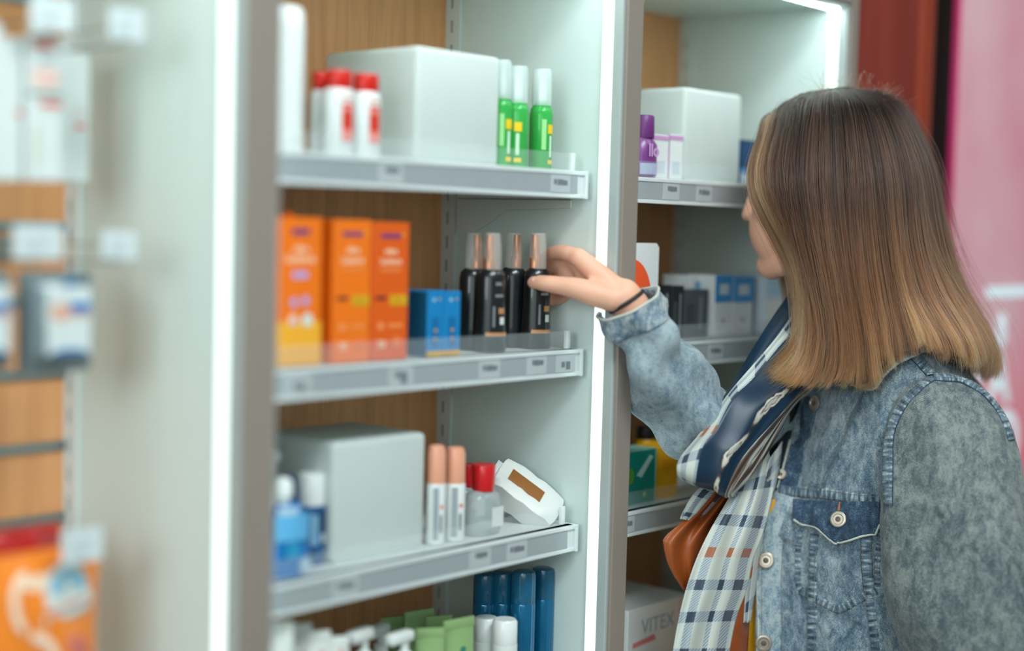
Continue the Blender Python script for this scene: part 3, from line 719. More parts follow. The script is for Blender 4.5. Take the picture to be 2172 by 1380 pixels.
WC2 = mat('cool_white_card', (208,216,214), .45); RDP = mat('red_print', (218,84,74), .5); GRP = mat('grey_green_print', (120,140,140), .5); PKP = mat('rose_tint_print', (226,190,182), .5)
def hangbox(label, px0, px1, pyt, pyb, y, dep):
    x0, x1 = sides(px0, px1, 240, y); zt = zat((px0+px1)/2, pyt, y); zb = zat((px0+px1)/2, pyb, y)
    t = thing('hanging_carton', label, 'box', ((x0+x1)/2, y+dep/2, zb), group='white cartons hung on the top hooks'); w, h = x1-x0, zt-zb
    MB().box(-w/2, w/2, -dep/2, dep/2, 0, h, .0008, 1).build('carton', WC2, t, smooth=False)
    yf = -dep/2-.0004
    MB().box(-.008, .008, -.0006, .0006, h-.001, h+.014, .0004).build('hang_tab', WC2, t, smooth=False)
    return t, w, h, yf
t, w, h, yf = hangbox('white hanging carton at the left, cut by the frame edge', -40, 46, 78, 382, .125, .03)
strip(t, 'red_mark', w*.36, w*.5, h*.46, h*.5, yf, RDP)
t, w, h, yf = hangbox('white hanging carton with red heading in the middle', 57, 131, 82, 384, .12, .03)
strip(t, 'red_heading', -w*.32, w*.25, h*.93, h*.975, yf, RDP); strip(t, 'grey_line', -w*.15, w*.3, h*.84, h*.865, yf, PGREY)
strip(t, 'rose_block', -w*.35, w*.4, h*.66, h*.79, yf, PKP); strip(t, 'grey_line', -w*.5, w*.45, h*.595, h*.625, yf, GRP); strip(t, 'red_line', -w*.12, w*.48, h*.525, h*.565, yf, RDP)
strip(t, 'side_lines', -w*.3, -w*.15, h*.1, h*.4, yf, mat('sand_print', (200,200,186), .5))
t, w, h, yf = hangbox('white hanging carton behind, closest to the side wall', 128, 190, 112, 385, .165, .03)
strip(t, 'red_mark', 0, w*.34, h*.415, h*.45, yf, RDP); strip(t, 'rose_line', 0, w*.3, h*.52, h*.55, yf, PKP)
# grey blister packs
BLS = mat('grey_blister_card', (104,120,124), .3, coat=.4, var=.05); BLC = mat('white_insert', (206,216,216), .4); BLB = mat('insert_blue', (20,110,176), .45); BSK = mat('insert_skin', (214,168,146), .5)
def blister(label, px0, px1, y, grp='grey blister packs'):
    x0, x1 = sides(px0, px1, 680, y); zt = zat((px0+px1)/2, 575, y); zb = zat((px0+px1)/2, 788, y); w, h = x1-x0, zt-zb
    t = thing('blister_pack', label, 'packet', ((x0+x1)/2, y, zb), group=grp)
    MB().box(-w/2, w/2, -.003, .004, 0, h, .003, 2).build('backing_card', BLS, t)
    b = bmesh.new(); bmesh.ops.create_cube(b, size=1)
    for v in b.verts:
        f = v.co.y < 0
        v.co = Vector((v.co.x*w*(.74 if f else .9), -.012+v.co.y*.018, h*.53+v.co.z*h*(.70 if f else .86)))
    bmesh.ops.bevel(b, geom=b.edges[:], offset=.005, segments=3, affect='EDGES')
    m = MB(); m._merge(b); m.build('clear_blister', mat('smoked_blister', (126,142,146), .12, coat=.5), t)
    yf = -.0214
    ins = MB().box(-w*.32, w*.32, yf-.0003, yf+.0003, h*.2, h*.86, .0).build('insert', BLC, t, smooth=False)
    MB().box(.0, w*.30, yf-.0009, yf-.0004, h*.60, h*.70).build('blue_block', BLB, ins, smooth=False)
    disc(ins, 'skin_picture', -w*.13, h*.61, .0115, yf-.0008, BSK, .8)
    MB().box(-w*.1, w*.3, yf-.0009, yf-.0004, h*.55, h*.59).build('skin_line', BSK, ins, smooth=False)
    MB().prism([(-w*.26,h*.2),(w*.28,h*.2),(w*.2,h*.235),(0,h*.25),(-w*.18,h*.235)], -.0003, .0003, Matrix.Translation((0,yf-.0006,0)) @ FRONT).build('blue_arc', BLB, ins, smooth=False)
    MB().box(-w*.06, w*.1, yf-.0009, yf-.0004, h*.86, h*.92).build('blue_tab', BLB, t, smooth=False)
blister('grey blister pack at the left, cut by the frame edge', -130, 22, .115)
blister('grey blister pack with white and blue insert hanging in front', 48, 192, .105)
blister('grey blister pack hanging just behind the one with the insert in front', 38, 180, .145)
# bags
def bag(name, label, px0, px1, pyt, pyb, y, m, bulge=.018, group=None):
    x0, x1 = sides(px0, px1, 1280, y); zt = zat((px0+px1)/2, pyt, y); zb = zat((px0+px1)/2, pyb, y); w, h = x1-x0, zt-zb
    t = thing(name, label, 'bag', ((x0+x1)/2, y, zb), group=group)
    def side(sg):
        G = np.zeros((20, 20, 3))
        for i in range(20):
            for j in range(20):
                u, v = j/19*2-1, i/19*2-1
                k = (1-u**4)*(1-max(0, v)**3)*(1-max(0, -v)**8)
                G[i, j] = (u*w/2*(1-.03*math.cos(3*v)), sg*(bulge*k+.0015*math.sin(7*u+4*v)*k+.0006), (v+1)/2*h)
        return G
    b = MB(); b.grid(side(-1)); b.grid(side(1), flip=True); bmesh.ops.remove_doubles(b.bm, verts=b.bm.verts[:], dist=.0013)
    b.build('pouch', m, t, angle=70)
    MB().box(-w*.485, w*.485, -.0022, .0022, h-.008, h+.002, .0006).build('sealed_top', m, t)
    return t, w, h, -bulge
t, w, h, yf = bag('candy_bag', 'red bag hanging behind the orange one', -110, 122, 1128, 1500, .150, mat('red_film', (176,22,24), .25, coat=.4, var=.08))
t, w, h, yf = bag('candy_bag', 'orange bag with white and blue badge at the bottom left', -60, 206, 1172, 1560, .100, mat('orange_film', (238,132,40), .3, coat=.3, var=.08))
WTX = mat('cream_swirl', (240,216,190), .45)
def _bagpt(u, v, off):
    k = (1-u**4)*(1-max(0, v)**3)*(1-max(0, -v)**8)
    return (u*w/2*(1-.03*math.cos(3*v)), -(.018*k+.0006)-off, (v+1)/2*h)
def onbag(pts, name, m, off=.0012, par=None):
    """star-shaped polygon laid on the bag front, in bag coordinates (x,z as -1..1), in rings so that it follows the bulge"""
    P2 = np.array(pts); c0 = P2.mean(axis=0); G = []
    for f in (1, .8, .6, .4, .2, .03): G.append([_bagpt(*(c0+(p-c0)*f), off) for p in np.vstack([P2, P2[:1]])])
    mb = MB(); mb.grid(np.array(G)); o = mb.build(name, m, par or t); s_ = o.modifiers.new('s', 'SOLIDIFY'); s_.thickness = .0005; return o
def swirl(outer, inner, name, m, off=.0012):
    G = [[_bagpt(*(np.array(a)*(1-f)+np.array(q)*f), off) for a, q in zip(outer, inner)] for f in np.linspace(0, 1, 6)]
    mb = MB(); mb.grid(np.array(G)); o = mb.build(name, m, t); s_ = o.modifiers.new('s', 'SOLIDIFY'); s_.thickness = .0005; return o
def arc(cx, cz, rx, rz, a0, a1, n=14): return [(cx+rx*math.cos(a), cz+rz*math.sin(a)) for a in np.linspace(a0, a1, n)]
bd = onbag(arc(.37,.56,.38,.31,0,PI)+[(-.06,.36),(-.03,.20),(.70,.30),(.84,.42)], 'white_badge', mat('pale_badge', (206,214,208), .5), .0012)
onbag(arc(.36,.57,.29,.23,0,PI), 'blue_sky', mat('badge_sky', (120,180,210), .5), .003, bd)
onbag([(.20,.57),(.33,.76),(.41,.66),(.47,.62),(.52,.57)], 'grey_peak', mat('badge_peak', (176,190,188), .5), .0042, bd)
onbag([(.02,.41),(.66,.48),(.66,.43),(.02,.36)], 'red_line', mat('badge_red', (196,130,124), .5), .003, bd)
swirl(arc(-.28,.5,.26,.34,PI*.4,PI*1.4), arc(-.28,.5,.14,.22,PI*.4,PI*1.4), 'cream_swirl', WTX)
swirl(arc(-.25,-.3,.50,.5,PI*.0,PI*.5), arc(-.25,-.3,.36,.38,PI*.0,PI*.5), 'cream_swirl', WTX)
onbag([(-.35,.72),(.0,.8),(.1,.68),(-.2,.62)], 'cream_swirl', WTX, .0012)
onbag(arc(.45,-.18,.3,.26,0,PI*2,24)[:-1], 'berry_picture', mat('berry_print', (206,112,96), .5), .001)

# ================================================================== pink lightbox
def lightbox():
    t = thing('lightbox_sign', 'pink backlit sign with white lettering behind her shoulder', 'sign', (2.478, -.03, 0))
    Wd, Hh = 1.15, 2.3
    MB().box(0, Wd, .0, .012, .3, Hh, .002).build('housing', mat('magenta_edge', (196,50,108), .35, emit=.15), t, smooth=False)
    pm = NT('pink_backlit_film'); v = pm.coord('Object'); n = pm.noise(v, 3.5, 2, .4)
    sep = pm.new('ShaderNodeSeparateXYZ'); pm.link(v, sep.inputs[0])
    low = pm.math('SUBTRACT', 1.40, sep.outputs[2]); low = pm.math('MULTIPLY', low, 2.2); low = pm.new('ShaderNodeClamp').inputs[0].node if False else low
    mr = pm.new('ShaderNodeMapRange'); pm.link(sep.outputs[2], mr.inputs[0])
    for k, x in zip((1, 2, 3, 4), (.85, 1.30, 1.0, 0.0)): mr.inputs[k].default_value = x
    c = pm.ramp(n, [(.3, lin(206,164,172)), (.7, lin(197,122,140))])
    c = pm.mix(pm.math('MULTIPLY', mr.outputs[0], .85), c, lin(222,66,84))
    pm.put(pm.b.inputs['Base Color'], c); pm.put(pm.b.inputs['Emission Color'], c); pm.b.inputs['Emission Strength'].default_value = .40
    pm.b.inputs['Roughness'].default_value = .4
    MB().box(.006, Wd-.006, -.002, .001, .312, Hh-.012).build('printed_film', pm.m, t, smooth=False)
    WL = mat('white_backlit_letter', (206,226,232), .4, emit=.55)
    y = -.0026
    def at(px, py):
        p = on(px, py, 1, -.0328); return p[0]-2.478, p[2]
    x, z = at(2092, 620); x2, _ = at(2240, 620)
    MB().box(x, x2, y-.0008, y+.0006, z-.010, z+.010, .0).build('white_bar', WL, t, smooth=False)
    for s_, px, py, sz, al in (('S', 2124, 704, .074, 'CENTER'), ('C', 2204, 704, .074, 'CENTER')):
        x, z = at(px, py); text(s_, 'lettering', sz, WL, t, front(x, y, z), .0006, .085)
    x, z = at(2064, 815); text('LA', 'lettering', .135, WL, t, front(x, y, z), .0006, .022, 'LEFT')
    x, z = at(2096, 950); text('O', 'lettering', .165, WL, t, front(x, y, z), .0006, .02, 'LEFT')
lightbox()
# ================================================================== the woman
def kd(px): return 1.0+.10*min(1.0, max(0.0, (px-1330)/370.0))
def Q(px, py, d): return P(px, py, d*kd(px))
def QA(A):
    A = np.asarray(A, float); sh = A.shape[:-1]
    return np.array([Q(*p) for p in A.reshape(-1, 3)]).reshape(sh+(3,))
L_ = np.array([-.6665, .7455, 0]); A_ = np.array([.7455, .6665, 0]); UPV = np.array([0, 0, 1.0])

# ---------- materials
def skin_mat():
    t = NT('skin'); v = t.coord('Object'); n = t.noise(v, 30, 4); n2 = t.noise(v, 9, 2)
    c = t.mix(n, lin(222,170,142), lin(236,190,164)); c = t.mix(t.math('MULTIPLY', n2, .35), c, lin(226,148,122))
    t.put(t.b.inputs['Base Color'], c); t.b.inputs['Roughness'].default_value = .5
    t.b.inputs['Subsurface Weight'].default_value = .25; t.b.inputs['Subsurface Radius'].default_value = (.010,.004,.002)
    t.bump(t.noise(v, 260, 3), .08, .0005); return t.m
SKIN = skin_mat()
def denim_mat(name, dark, mid, pale, bias=0.0, twill=.75, seam=False):
    t = NT(name); uv = t.coord('UV'); ob = t.coord('Object')
    big = t.noise(t.coord('Object', (1, 1, .55)), 15, 3, .6, .6); med = t.noise(t.coord('Object', (1, 1, .6)), 95, 5, .7, .4); fine = t.noise(ob, 620, 3, .75)
    f = t.math('ADD', t.math('MULTIPLY', big, .24), t.math('MULTIPLY', med, .46)); f = t.math('ADD', f, t.math('MULTIPLY', fine, .46))
    f = t.math('SUBTRACT', f, .08-bias)
    if seam:
        w = t.new('ShaderNodeTexNoise'); mp = t.coord('UV', (.15, 1, 1)); t.link(mp, w.inputs['Vector']); w.inputs['Scale'].default_value = 190; w.inputs['Detail'].default_value = 2
        f = t.math('ADD', t.math('MULTIPLY', f, .40), t.math('MULTIPLY', w.outputs['Fac'], .66)); f = t.math('SUBTRACT', f, .06)
        su = t.new('ShaderNodeSeparateXYZ'); t.link(uv, su.inputs[0]); f = t.math('SUBTRACT', f, t.math('MULTIPLY', t.math('LESS_THAN', su.outputs[0], .0018), .22))
    c = t.ramp(f, [(.36, lin(*dark)), (.48, lin(*mid)), (.60, lin(*pale))])
    sep = t.new('ShaderNodeSeparateXYZ'); t.link(uv, sep.inputs[0])
    wob = t.math('MULTIPLY', t.noise(ob, 300, 2), .0014)
    ph = t.math('ADD', t.math('MULTIPLY', sep.outputs[0], .62), t.math('MULTIPLY', sep.outputs[1], -1.0))
    ph = t.math('ADD', ph, wob); tw = t.math('SINE', t.math('MULTIPLY', ph, 2*PI/.0023))
    tw = t.math('MULTIPLY', t.math('ADD', tw, 1.0), .5)
    lo = t.math('MULTIPLY', tw, twill)
    c = t.mix(lo, c, t.mix(.72, c, lin(20,30,40)))
    t.put(t.b.inputs['Base Color'], c); t.b.inputs['Roughness'].default_value = .88
    t.b.inputs['Sheen Weight'].default_value = .15
    h = t.math('ADD', t.math('MULTIPLY', tw, .25), t.math('MULTIPLY', med, 1.6)); t.bump(h, .35, .0012)
    return t.m
DENIM = denim_mat('washed_denim', (46,72,96), (108,132,148), (180,192,194), .0)
DSLV = denim_mat('sleeve_denim', (48,63,76), (92,106,110), (150,159,154), .015, .75)
DDARK = denim_mat('dark_wash_denim', (24,46,70), (62,92,118), (150,170,180), -.06)
DSEAM = denim_mat('seam_denim', (30,46,62), (92,116,134), (178,192,194), .0, .3, True)
THREAD = mat('grey_topstitch', (120,118,108), .7); EDGE = mat('frayed_pale_edge', (196,200,190), .8, var=.12)
BRASS = mat('shank_button_metal', (176,166,152), .35, metal=.75, var=.05); BCEN = mat('button_recess', (104,90,80), .5, metal=.4)
TAN = mat('rust_bartack', (172,108,62), .7)
MUSTARD = mat('mustard_jersey', (222,158,20), .8, var=.06)

# ---------- body: one continuous remeshed surface
body = MB()
def limb(pts, rs, seg=14, n=None):
    pts = np.asarray(pts, float)
    if n: 
        rr = cr(np.column_stack([pts, rs]), n); pts, rs = rr[:, :3], rr[:, 3]
    body.tube(pts, list(rs), seg); body.ball(pts[0], rs[0]); body.ball(pts[-1], rs[-1])
HC = Q(1752, 395, 1.93); HS = 1.10
fa = math.radians(32); fwd = math.cos(fa)*L_+math.sin(fa)*A_; sd = np.array([-fwd[1], fwd[0], 0])
def HP(f, s, u): return HC+HS*(f*fwd+s*sd+u*UPV)
RH = Matrix((fwd, sd, UPV)).transposed()
def hb(f, s, u, rf, rs_, ru): body.ball(HP(f, s, u), HS, 28, 18, (rf, rs_, ru), RH)
hb(-.006, 0, .014, .093, .072, .089)          # skull
hb(.036, 0, -.052, .064, .056, .064)          # face
hb(.052, .030, -.028, .034, .030, .034); hb(.052, -.030, -.028, .034, .030, .034)   # cheeks
hb(.068, 0, -.104, .022, .023, .018)          # chin
for s in (1, -1):
    limb([HP(-.012, s*.054, -.035), HP(.0, s*.052, -.07), HP(.035, s*.036, -.098), HP(.066, s*.012, -.107)], [.018*HS, .018*HS, .017*HS, .015*HS], 12, 8)
    hb(.072, s*.030, .014, .022, .026, .010)  # brow
    body.ball(HP(-.012, s*.077, -.015), HS, 18, 12, (.017, .007, .030), RH)             # ear
    hb(-.004, s*.078, -.034, .008, .006, .010)
limb([HP(.088, 0, .006), HP(.098, 0, -.012), HP(.103, 0, -.032), HP(.1055, 0, -.038)], [.007*HS, .008*HS, .0090*HS, .0090*HS], 12, 8)
hb(.094, .009, -.041, .009, .007, .006); hb(.094, -.009, -.041, .009, .007, .006)
hb(.078, 0, -.066, .013, .022, .006); hb(.076, 0, -.077, .013, .019, .0065)            # lips
NB = Q(1850, 760, 1.95)
limb([HP(-.02, 0, -.06), .5*(HP(-.02, 0, -.06)+NB), NB, NB+np.array([0,0,-.06])], [.055, .054, .060, .075], 18, 10)
# torso frame
ta = math.radians(20); tf = math.cos(ta)*L_-math.sin(ta)*A_; tl = np.array([-tf[1], tf[0], 0])
TC = Q(1850, 1100, 2.02); TC0 = np.array([TC[0], TC[1], 0])
def TP(f, l, z): return TC0+f*tf+l*tl+np.array([0, 0, z])
zsh = Q(1990, 830, 1.83)[2]
for z, rf, rl, f in ((zsh-.05,.065,.125,-.005), (zsh-.11,.090,.130,.0), (zsh-.20,.110,.130,.015), (zsh-.33,.100,.120,.01), (zsh-.45,.095,.120,.0), (zsh-.56,.108,.140,-.01), (zsh-.66,.105,.150,-.01)):
    body.ball(TP(f, 0, z), 1, 28, 16, (rf, rl, .10), Matrix((tf, tl, UPV)).transposed())
# legs and feet
zh = zsh-.68
for s in (1, -1):
    HL = zh-ZF
    limb([TP(-.01, s*.085, zh), TP(.0, s*.095, zh-.22), TP(.005, s*.095, ZF+HL*.52), TP(-.01, s*.098, ZF+HL*.3), TP(-.015, s*.10, ZF+.10), TP(-.015, s*.10, ZF+.06)], [.09, .078, .055, .052, .036, .036], 18, 18)
    limb([TP(-.03, s*.10, ZF+.045), TP(.05, s*.105, ZF+.04), TP(.14, s*.115, ZF+.033)], [.036, .036, .026], 14, 8)
# right arm: shoulder -> elbow -> wrist
WR = Q(1322, 628, 1.930); EL = Q(1490, 892, 1.962); SHR = Q(1725, 805, 2.055)
limb([SHR, Q(1620,880,2.018), Q(1540,912,1.985), EL], [.040, .036, .034, .032], 16, 12)
limb([EL, Q(1440,842,1.948), Q(1388,755,1.936), Q(1345, 664, 1.932), WR], [.032, .031, .029, .0255, .0235], 16, 14)
# right hand closed round the bottle
def finger(js, rs, n=14): limb([Q(*j) for j in js], rs, 10, n)
MC = [(1226,545,1.935), (1226,560,1.966), (1230,588,1.986), (1236,614,1.996)]
for j, r in zip(MC, (.0125, .0125, .012, .0105)):
    limb([WR, .45*WR+.55*Q(*j), Q(*j)], [.017, .0155, r], 12, 8)
limb([Q(1290,600,1.935), Q(1240,585,1.962)], [.016, .014]); limb([Q(1288,622,1.940), Q(1240,600,1.972)], [.016, .014])
body.ball(Q(1205,580,1.985), .015); body.ball(Q(1192,592,1.995), .012)
finger([MC[0], (1192,534,1.955), (1168,540,1.985), (1146,560,2.006), (1124,580,2.004)], [.0112, .0105, .0098, .0088, .0072])
finger([MC[1], (1190,556,1.99), (1164,572,2.010), (1140,590,2.014), (1116,602,2.006)], [.0112, .0105, .0098, .0088, .0072])
finger([MC[2], (1196,598,2.002), (1170,610,2.014), (1146,620,2.016), (1122,626,2.006)], [.0108, .0102, .0094, .0084, .007])
finger([MC[3], (1204,628,2.002), (1184,636,2.008), (1162,640,2.010), (1144,642,2.004)], [.0094, .0088, .0080, .0072, .0062])
finger([(1296,634,1.920), (1256,622,1.915), (1222,611,1.916), (1186,605,1.924), (1150,600,1.930), (1131,599,1.936)], [.0165, .0165, .0145, .0122, .0108, .0085], 18)
# left arm hanging in the near sleeve, hand below the frame
SHL = Q(2000, 880, 1.885); ELL = Q(2085, 1440, 1.80); WRL = ELL+.19*tf+.03*tl+np.array([0,0,-.14])
limb([SHL, .5*(SHL+ELL), ELL], [.048, .046, .040], 16, 12); limb([ELL, .5*(ELL+WRL), WRL], [.040, .036, .026], 16, 10)
hd = (WRL-ELL)/np.linalg.norm(WRL-ELL)
for k in range(4):
    b0 = WRL+hd*.085+tl*0+np.cross(hd, tl)*(.030-.019*k); dn = np.array([0,0,-1.0])
    limb([WRL, WRL+hd*.04+np.cross(hd, tl)*(.02-.013*k), b0], [.018, .014, .0115], 12, 6)
    ln = (.07, .078, .072, .056)[k]
    limb([b0, b0+hd*ln*.45+dn*.006-tl*.004, b0+hd*ln*.75+dn*.018-tl*.014, b0+hd*ln*.85+dn*.030-tl*.026], [.0105, .0095, .0085, .007], 10, 10)
limb([WRL+hd*.015, WRL+hd*.05+np.cross(hd, tl)*.038, WRL+hd*.085+np.cross(hd, tl)*.046-tl*.01, WRL+hd*.108+np.cross(hd, tl)*.044-tl*.02], [.015, .0125, .0105, .0085], 10, 10)
bo = body.build('tmp_body', SKIN)
def realise(o, name, parent=None, mods=()):
    """apply modifiers, return a plain mesh object"""
    dg = bpy.context.evaluated_depsgraph_get(); me = bpy.data.meshes.new_from_object(o.evaluated_get(dg)); me.name = name
    mats = [m for m in o.data.materials]; old = o.data; bpy.data.objects.remove(o); bpy.data.meshes.remove(old)
    me.materials.clear()
    for m in mats: me.materials.append(m)
    q = bpy.data.objects.new(name, me); COL.objects.link(q); q.parent = parent
    for p in me.polygons: p.use_smooth = True
    return q
r = bo.modifiers.new('r', 'REMESH'); r.mode = 'VOXEL'; r.voxel_size = .0032
s = bo.modifiers.new('s', 'SMOOTH'); s.factor = .5; s.iterations = 5
woman = realise(bo, 'person')
tag(woman, 'woman with long brown hair in denim jacket and checked scarf, reaching for a bottle', 'person')
def kid(name, mb, m, par=None, label=None, **k):
    o = mb.build(name, m, par or woman, **k)
    if label: o['label'] = label
    return o
# face details
for s in (1, -1):
    e = kid('eye', MB().ball(HP(.072, s*.031, -.002), .0125*HS, 20, 14), mat('eye_white', (226,222,216), .2))
    c = HP(.072, s*.031, -.002)+fwd*.0105*HS
    kid('iris', MB().ball(c, .0055*HS, 14, 10, (.5, 1, 1), RH), mat('iris_grey_blue', (70,92,104), .15), e)
    kid('pupil', MB().ball(c+fwd*.0022, .0028*HS, 12, 8, (.5, 1, 1), RH), mat('pupil_black', (10,10,10), .1), e)
    kid('eyebrow', MB().tube([HP(.092, s*.014, .019), HP(.092, s*.030, .024), HP(.080, s*.046, .020)], [.0028, .0030, .0015], 8), mat('eyebrow_brown', (96,70,52), .8))
    kid('eyelid', MB().ball(HP(.0725, s*.031, .001), .0135*HS, 20, 12, (1, 1, .62), RH), SKIN)
kid('lips', MB().ball(HP(.0795, 0, -.066), HS, 20, 10, (.0125, .0215, .0050), RH).ball(HP(.078, 0, -.076), HS, 20, 10, (.0125, .0185, .0055), RH), mat('lip_rose', (206,136,118), .4))
kid('thumbnail', MB().ball(Q(1136, 594, 1.9285), .0062, 14, 10, (1, .35, .75), Matrix((L_, -A_, UPV)).transposed()), mat('nail_pink', (226,170,152), .25, coat=.4))
kid('wrist_band', MB().tube([WR+(Q(1345, 664, 1.932)-WR)*.30+.0255*(math.cos(a)*np.cross((Q(1345,664,1.932)-WR)/np.linalg.norm(Q(1345,664,1.932)-WR), A_)+math.sin(a)*A_) for a in np.linspace(0, 2*PI, 25)], .0026, 8), mat('black_elastic', (34,32,34), .6))

# ---------- garment surfaces
def hollow(o, th, sub=0):
    if sub: m = o.modifiers.new('u', 'SUBSURF'); m.levels = sub; m.render_levels = sub
    m = o.modifiers.new('t', 'SOLIDIFY'); m.thickness = th; m.offset = -1; return o
def disp(G, amp, f, seed=0, mask=None):
    """wrinkle a grid along its normals with a few smooth waves"""
    N = np.cross(np.gradient(G, axis=1), np.gradient(G, axis=0)); N /= np.linalg.norm(N, axis=2, keepdims=True)+1e-9
    r_ = np.random.default_rng(seed); D = np.zeros(G.shape[:2])
    for k in range(9):
        w = r_.normal(size=3)*f*(.5+.25*k); D += np.sin(G@w+r_.uniform(0, 6))/(1+.35*k)
    D *= amp/2.2
    if mask is not None: D = D*mask
    return G+N*D[..., None]

# mustard top
ROW = []
for y, pts in ((790, [(1740,1.93),(1790,1.88),(1860,1.86),(1920,1.88),(1960,1.95),(1930,2.03),(1850,2.06),(1770,2.02)]),
               (870, [(1706,1.98),(1745,1.94),(1830,1.90),(1970,1.90),(2070,1.97),(2020,2.07),(1870,2.11),(1720,2.07)]),
               (1000,[(1624,1.985),(1680,1.955),(1820,1.905),(1990,1.90),(2100,1.98),(2050,2.10),(1880,2.14),(1660,2.08)]),
               (1080,[(1530,1.985),(1620,1.955),(1810,1.905),(2000,1.90),(2110,1.98),(2060,2.10),(1880,2.15),(1620,2.09)]),
               (1250,[(1545,1.985),(1630,1.955),(1810,1.905),(2000,1.90),(2110,1.98),(2060,2.10),(1880,2.15),(1630,2.09)]),
               (1500,[(1560,1.985),(1640,1.955),(1810,1.905),(2000,1.90),(2110,1.98),(2060,2.10),(1880,2.15),(1640,2.09)]),
               (1760,[(1560,1.98),(1640,1.94),(1810,1.89),(2000,1.89),(2120,1.98),(2070,2.11),(1880,2.17),(1640,2.10)])):
    ring = [(p[0], y, p[1]) for p in pts]; ROW.append(ring+[ring[0]])
G = cr_axis(cr_axis(QA(ROW), 49, 1), 60, 0)
G[:, -1] = G[:, 0]
top = MB(); top.grid(G); kid('mustard_top', top, MUSTARD)

# jacket body
JR = [(742, [(1738,1.935),(1765,1.915),(1800,1.895),(1840,1.872),(1890,1.850),(1935,1.846),(1972,1.865),(1992,1.93),(1970,2.0),(1920,2.05),(1850,2.06),(1780,2.05),(1745,2.0)]),
      (778, [(1725,1.935),(1758,1.912),(1800,1.888),(1850,1.864),(1905,1.842),(1965,1.842),(2020,1.868),(2045,1.95),(2010,2.03),(1950,2.08),(1850,2.09),(1760,2.08),(1715,2.02)]),
      (812, [(1706,1.938),(1745,1.912),(1800,1.882),(1850,1.858),(1900,1.842),(1985,1.842),(2056,1.878),(2078,1.96),(2050,2.05),(1960,2.11),(1850,2.13),(1740,2.11),(1690,2.04)]),
      (870, [(1690,1.942),(1735,1.914),(1800,1.880),(1850,1.858),(1893,1.845),(1990,1.850),(2084,1.892),(2116,1.98),(2085,2.07),(1980,2.14),(1840,2.17),(1720,2.14),(1672,2.06)]),
      (950, [(1670,1.948),(1722,1.916),(1792,1.878),(1850,1.856),(1889,1.846),(2000,1.858),(2112,1.90),(2148,1.99),(2105,2.09),(1990,2.16),(1830,2.18),(1700,2.15),(1655,2.07)]),
      (1040,[(1642,1.952),(1697,1.920),(1785,1.874),(1850,1.852),(1888,1.846),(2005,1.862),(2125,1.905),(2164,2.0),(2115,2.10),(2000,2.17),(1820,2.19),(1680,2.16),(1632,2.08)]),
      (1120,[(1612,1.955),(1668,1.922),(1772,1.872),(1848,1.850),(1888,1.846),(2010,1.864),(2130,1.905),(2170,2.0),(2120,2.10),(2000,2.18),(1810,2.19),(1660,2.17),(1610,2.09)]),
      (1240,[(1604,1.955),(1660,1.922),(1768,1.872),(1848,1.850),(1890,1.846),(2015,1.864),(2135,1.905),(2174,2.0),(2125,2.10),(2000,2.18),(1810,2.19),(1655,2.17),(1604,2.09)]),
      (1390,[(1603,1.950),(1660,1.918),(1770,1.868),(1850,1.848),(1895,1.844),(2020,1.862),(2140,1.905),(2178,2.0),(2130,2.10),(2000,2.18),(1810,2.19),(1655,2.17),(1600,2.09)]),
      (1560,[(1612,1.945),(1670,1.912),(1775,1.865),(1850,1.848),(1900,1.844),(2020,1.860),(2130,1.90),(2165,2.0),(2120,2.10),(2000,2.17),(1810,2.18),(1660,2.16),(1610,2.09)]),
      (1740,[(1625,1.945),(1680,1.910),(1780,1.865),(1850,1.850),(1900,1.846),(2015,1.860),(2115,1.90),(2145,2.0),(2105,2.09),(1990,2.16),(1810,2.17),(1670,2.15),(1625,2.09)])]
A = np.array([[(p[0], y, p[1]) for p in pts] for y, pts in JR], float)
A = cr_axis(cr_axis(A, 150, 1), 170, 0)
# drape fold running from under the collar down to the band, and soft hollows of the pocket zone
def seg_d(px, py, a, b):
    a, b = np.array(a, float), np.array(b, float); ab = b-a; L2 = ab@ab
    t = np.clip(((px-a[0])*ab[0]+(py-a[1])*ab[1])/L2, 0, 1)
    cxs, cys = a[0]+t*ab[0], a[1]+t*ab[1]; sg = ((px-a[0])*ab[1]-(py-a[1])*ab[0])/math.sqrt(L2)
    return np.hypot(px-cxs, py-cys), sg, t
px_, py_ = A[..., 0], A[..., 1]; near = (np.arange(A.shape[1]) < 70)[None, :]
dist, sg, tt = seg_d(px_, py_, (1800, 812), (1712, 1036))
A[..., 2] -= near*.006*np.exp(-(sg/20.0)**2)*(dist < 120)
dist, sg, tt = seg_d(px_, py_, (1828, 828), (1738, 1038))
A[..., 2] -= near*.026*np.where(sg < 0, np.exp(np.minimum(sg, 0)/34.0), np.exp(-(sg/6.0)**2))*(dist < 140)*np.clip(1.1-tt*.55, 0, 1)*np.clip((py_-790)/40, 0, 1)*np.clip((1062-py_)/40, 0, 1)
dist, sg, tt = seg_d(px_, py_, (1868, 900), (1800, 1040)); A[..., 2] -= near*.005*np.exp(-(dist/22.0)**2)
dist, sg, tt = seg_d(px_, py_, (1668, 1120), (1668, 1380)); A[..., 2] -= near*.004*np.exp(-(sg/13.0)**2)*(dist < 60)
for a, b, am, wd in (((1780,1150),(1800,1380),.004,16), ((1745,1190),(1690,1375),-.004,20), ((1835,1160),(1870,1380),-.004,14), ((1700,1290),(1830,1330),.003,14), ((1860,1130),(1845,1300),.004,12)):
    dist, sg, tt = seg_d(px_, py_, a, b); A[..., 2] += near*am*np.exp(-(dist/wd)**2)
GJ = disp(QA(A), .0022, 42, 5)
jm = MB(); jm.grid(GJ)
jacket = kid('denim_jacket', jm, DENIM, label='acid washed blue denim jacket')
hollow(jacket, .0022)

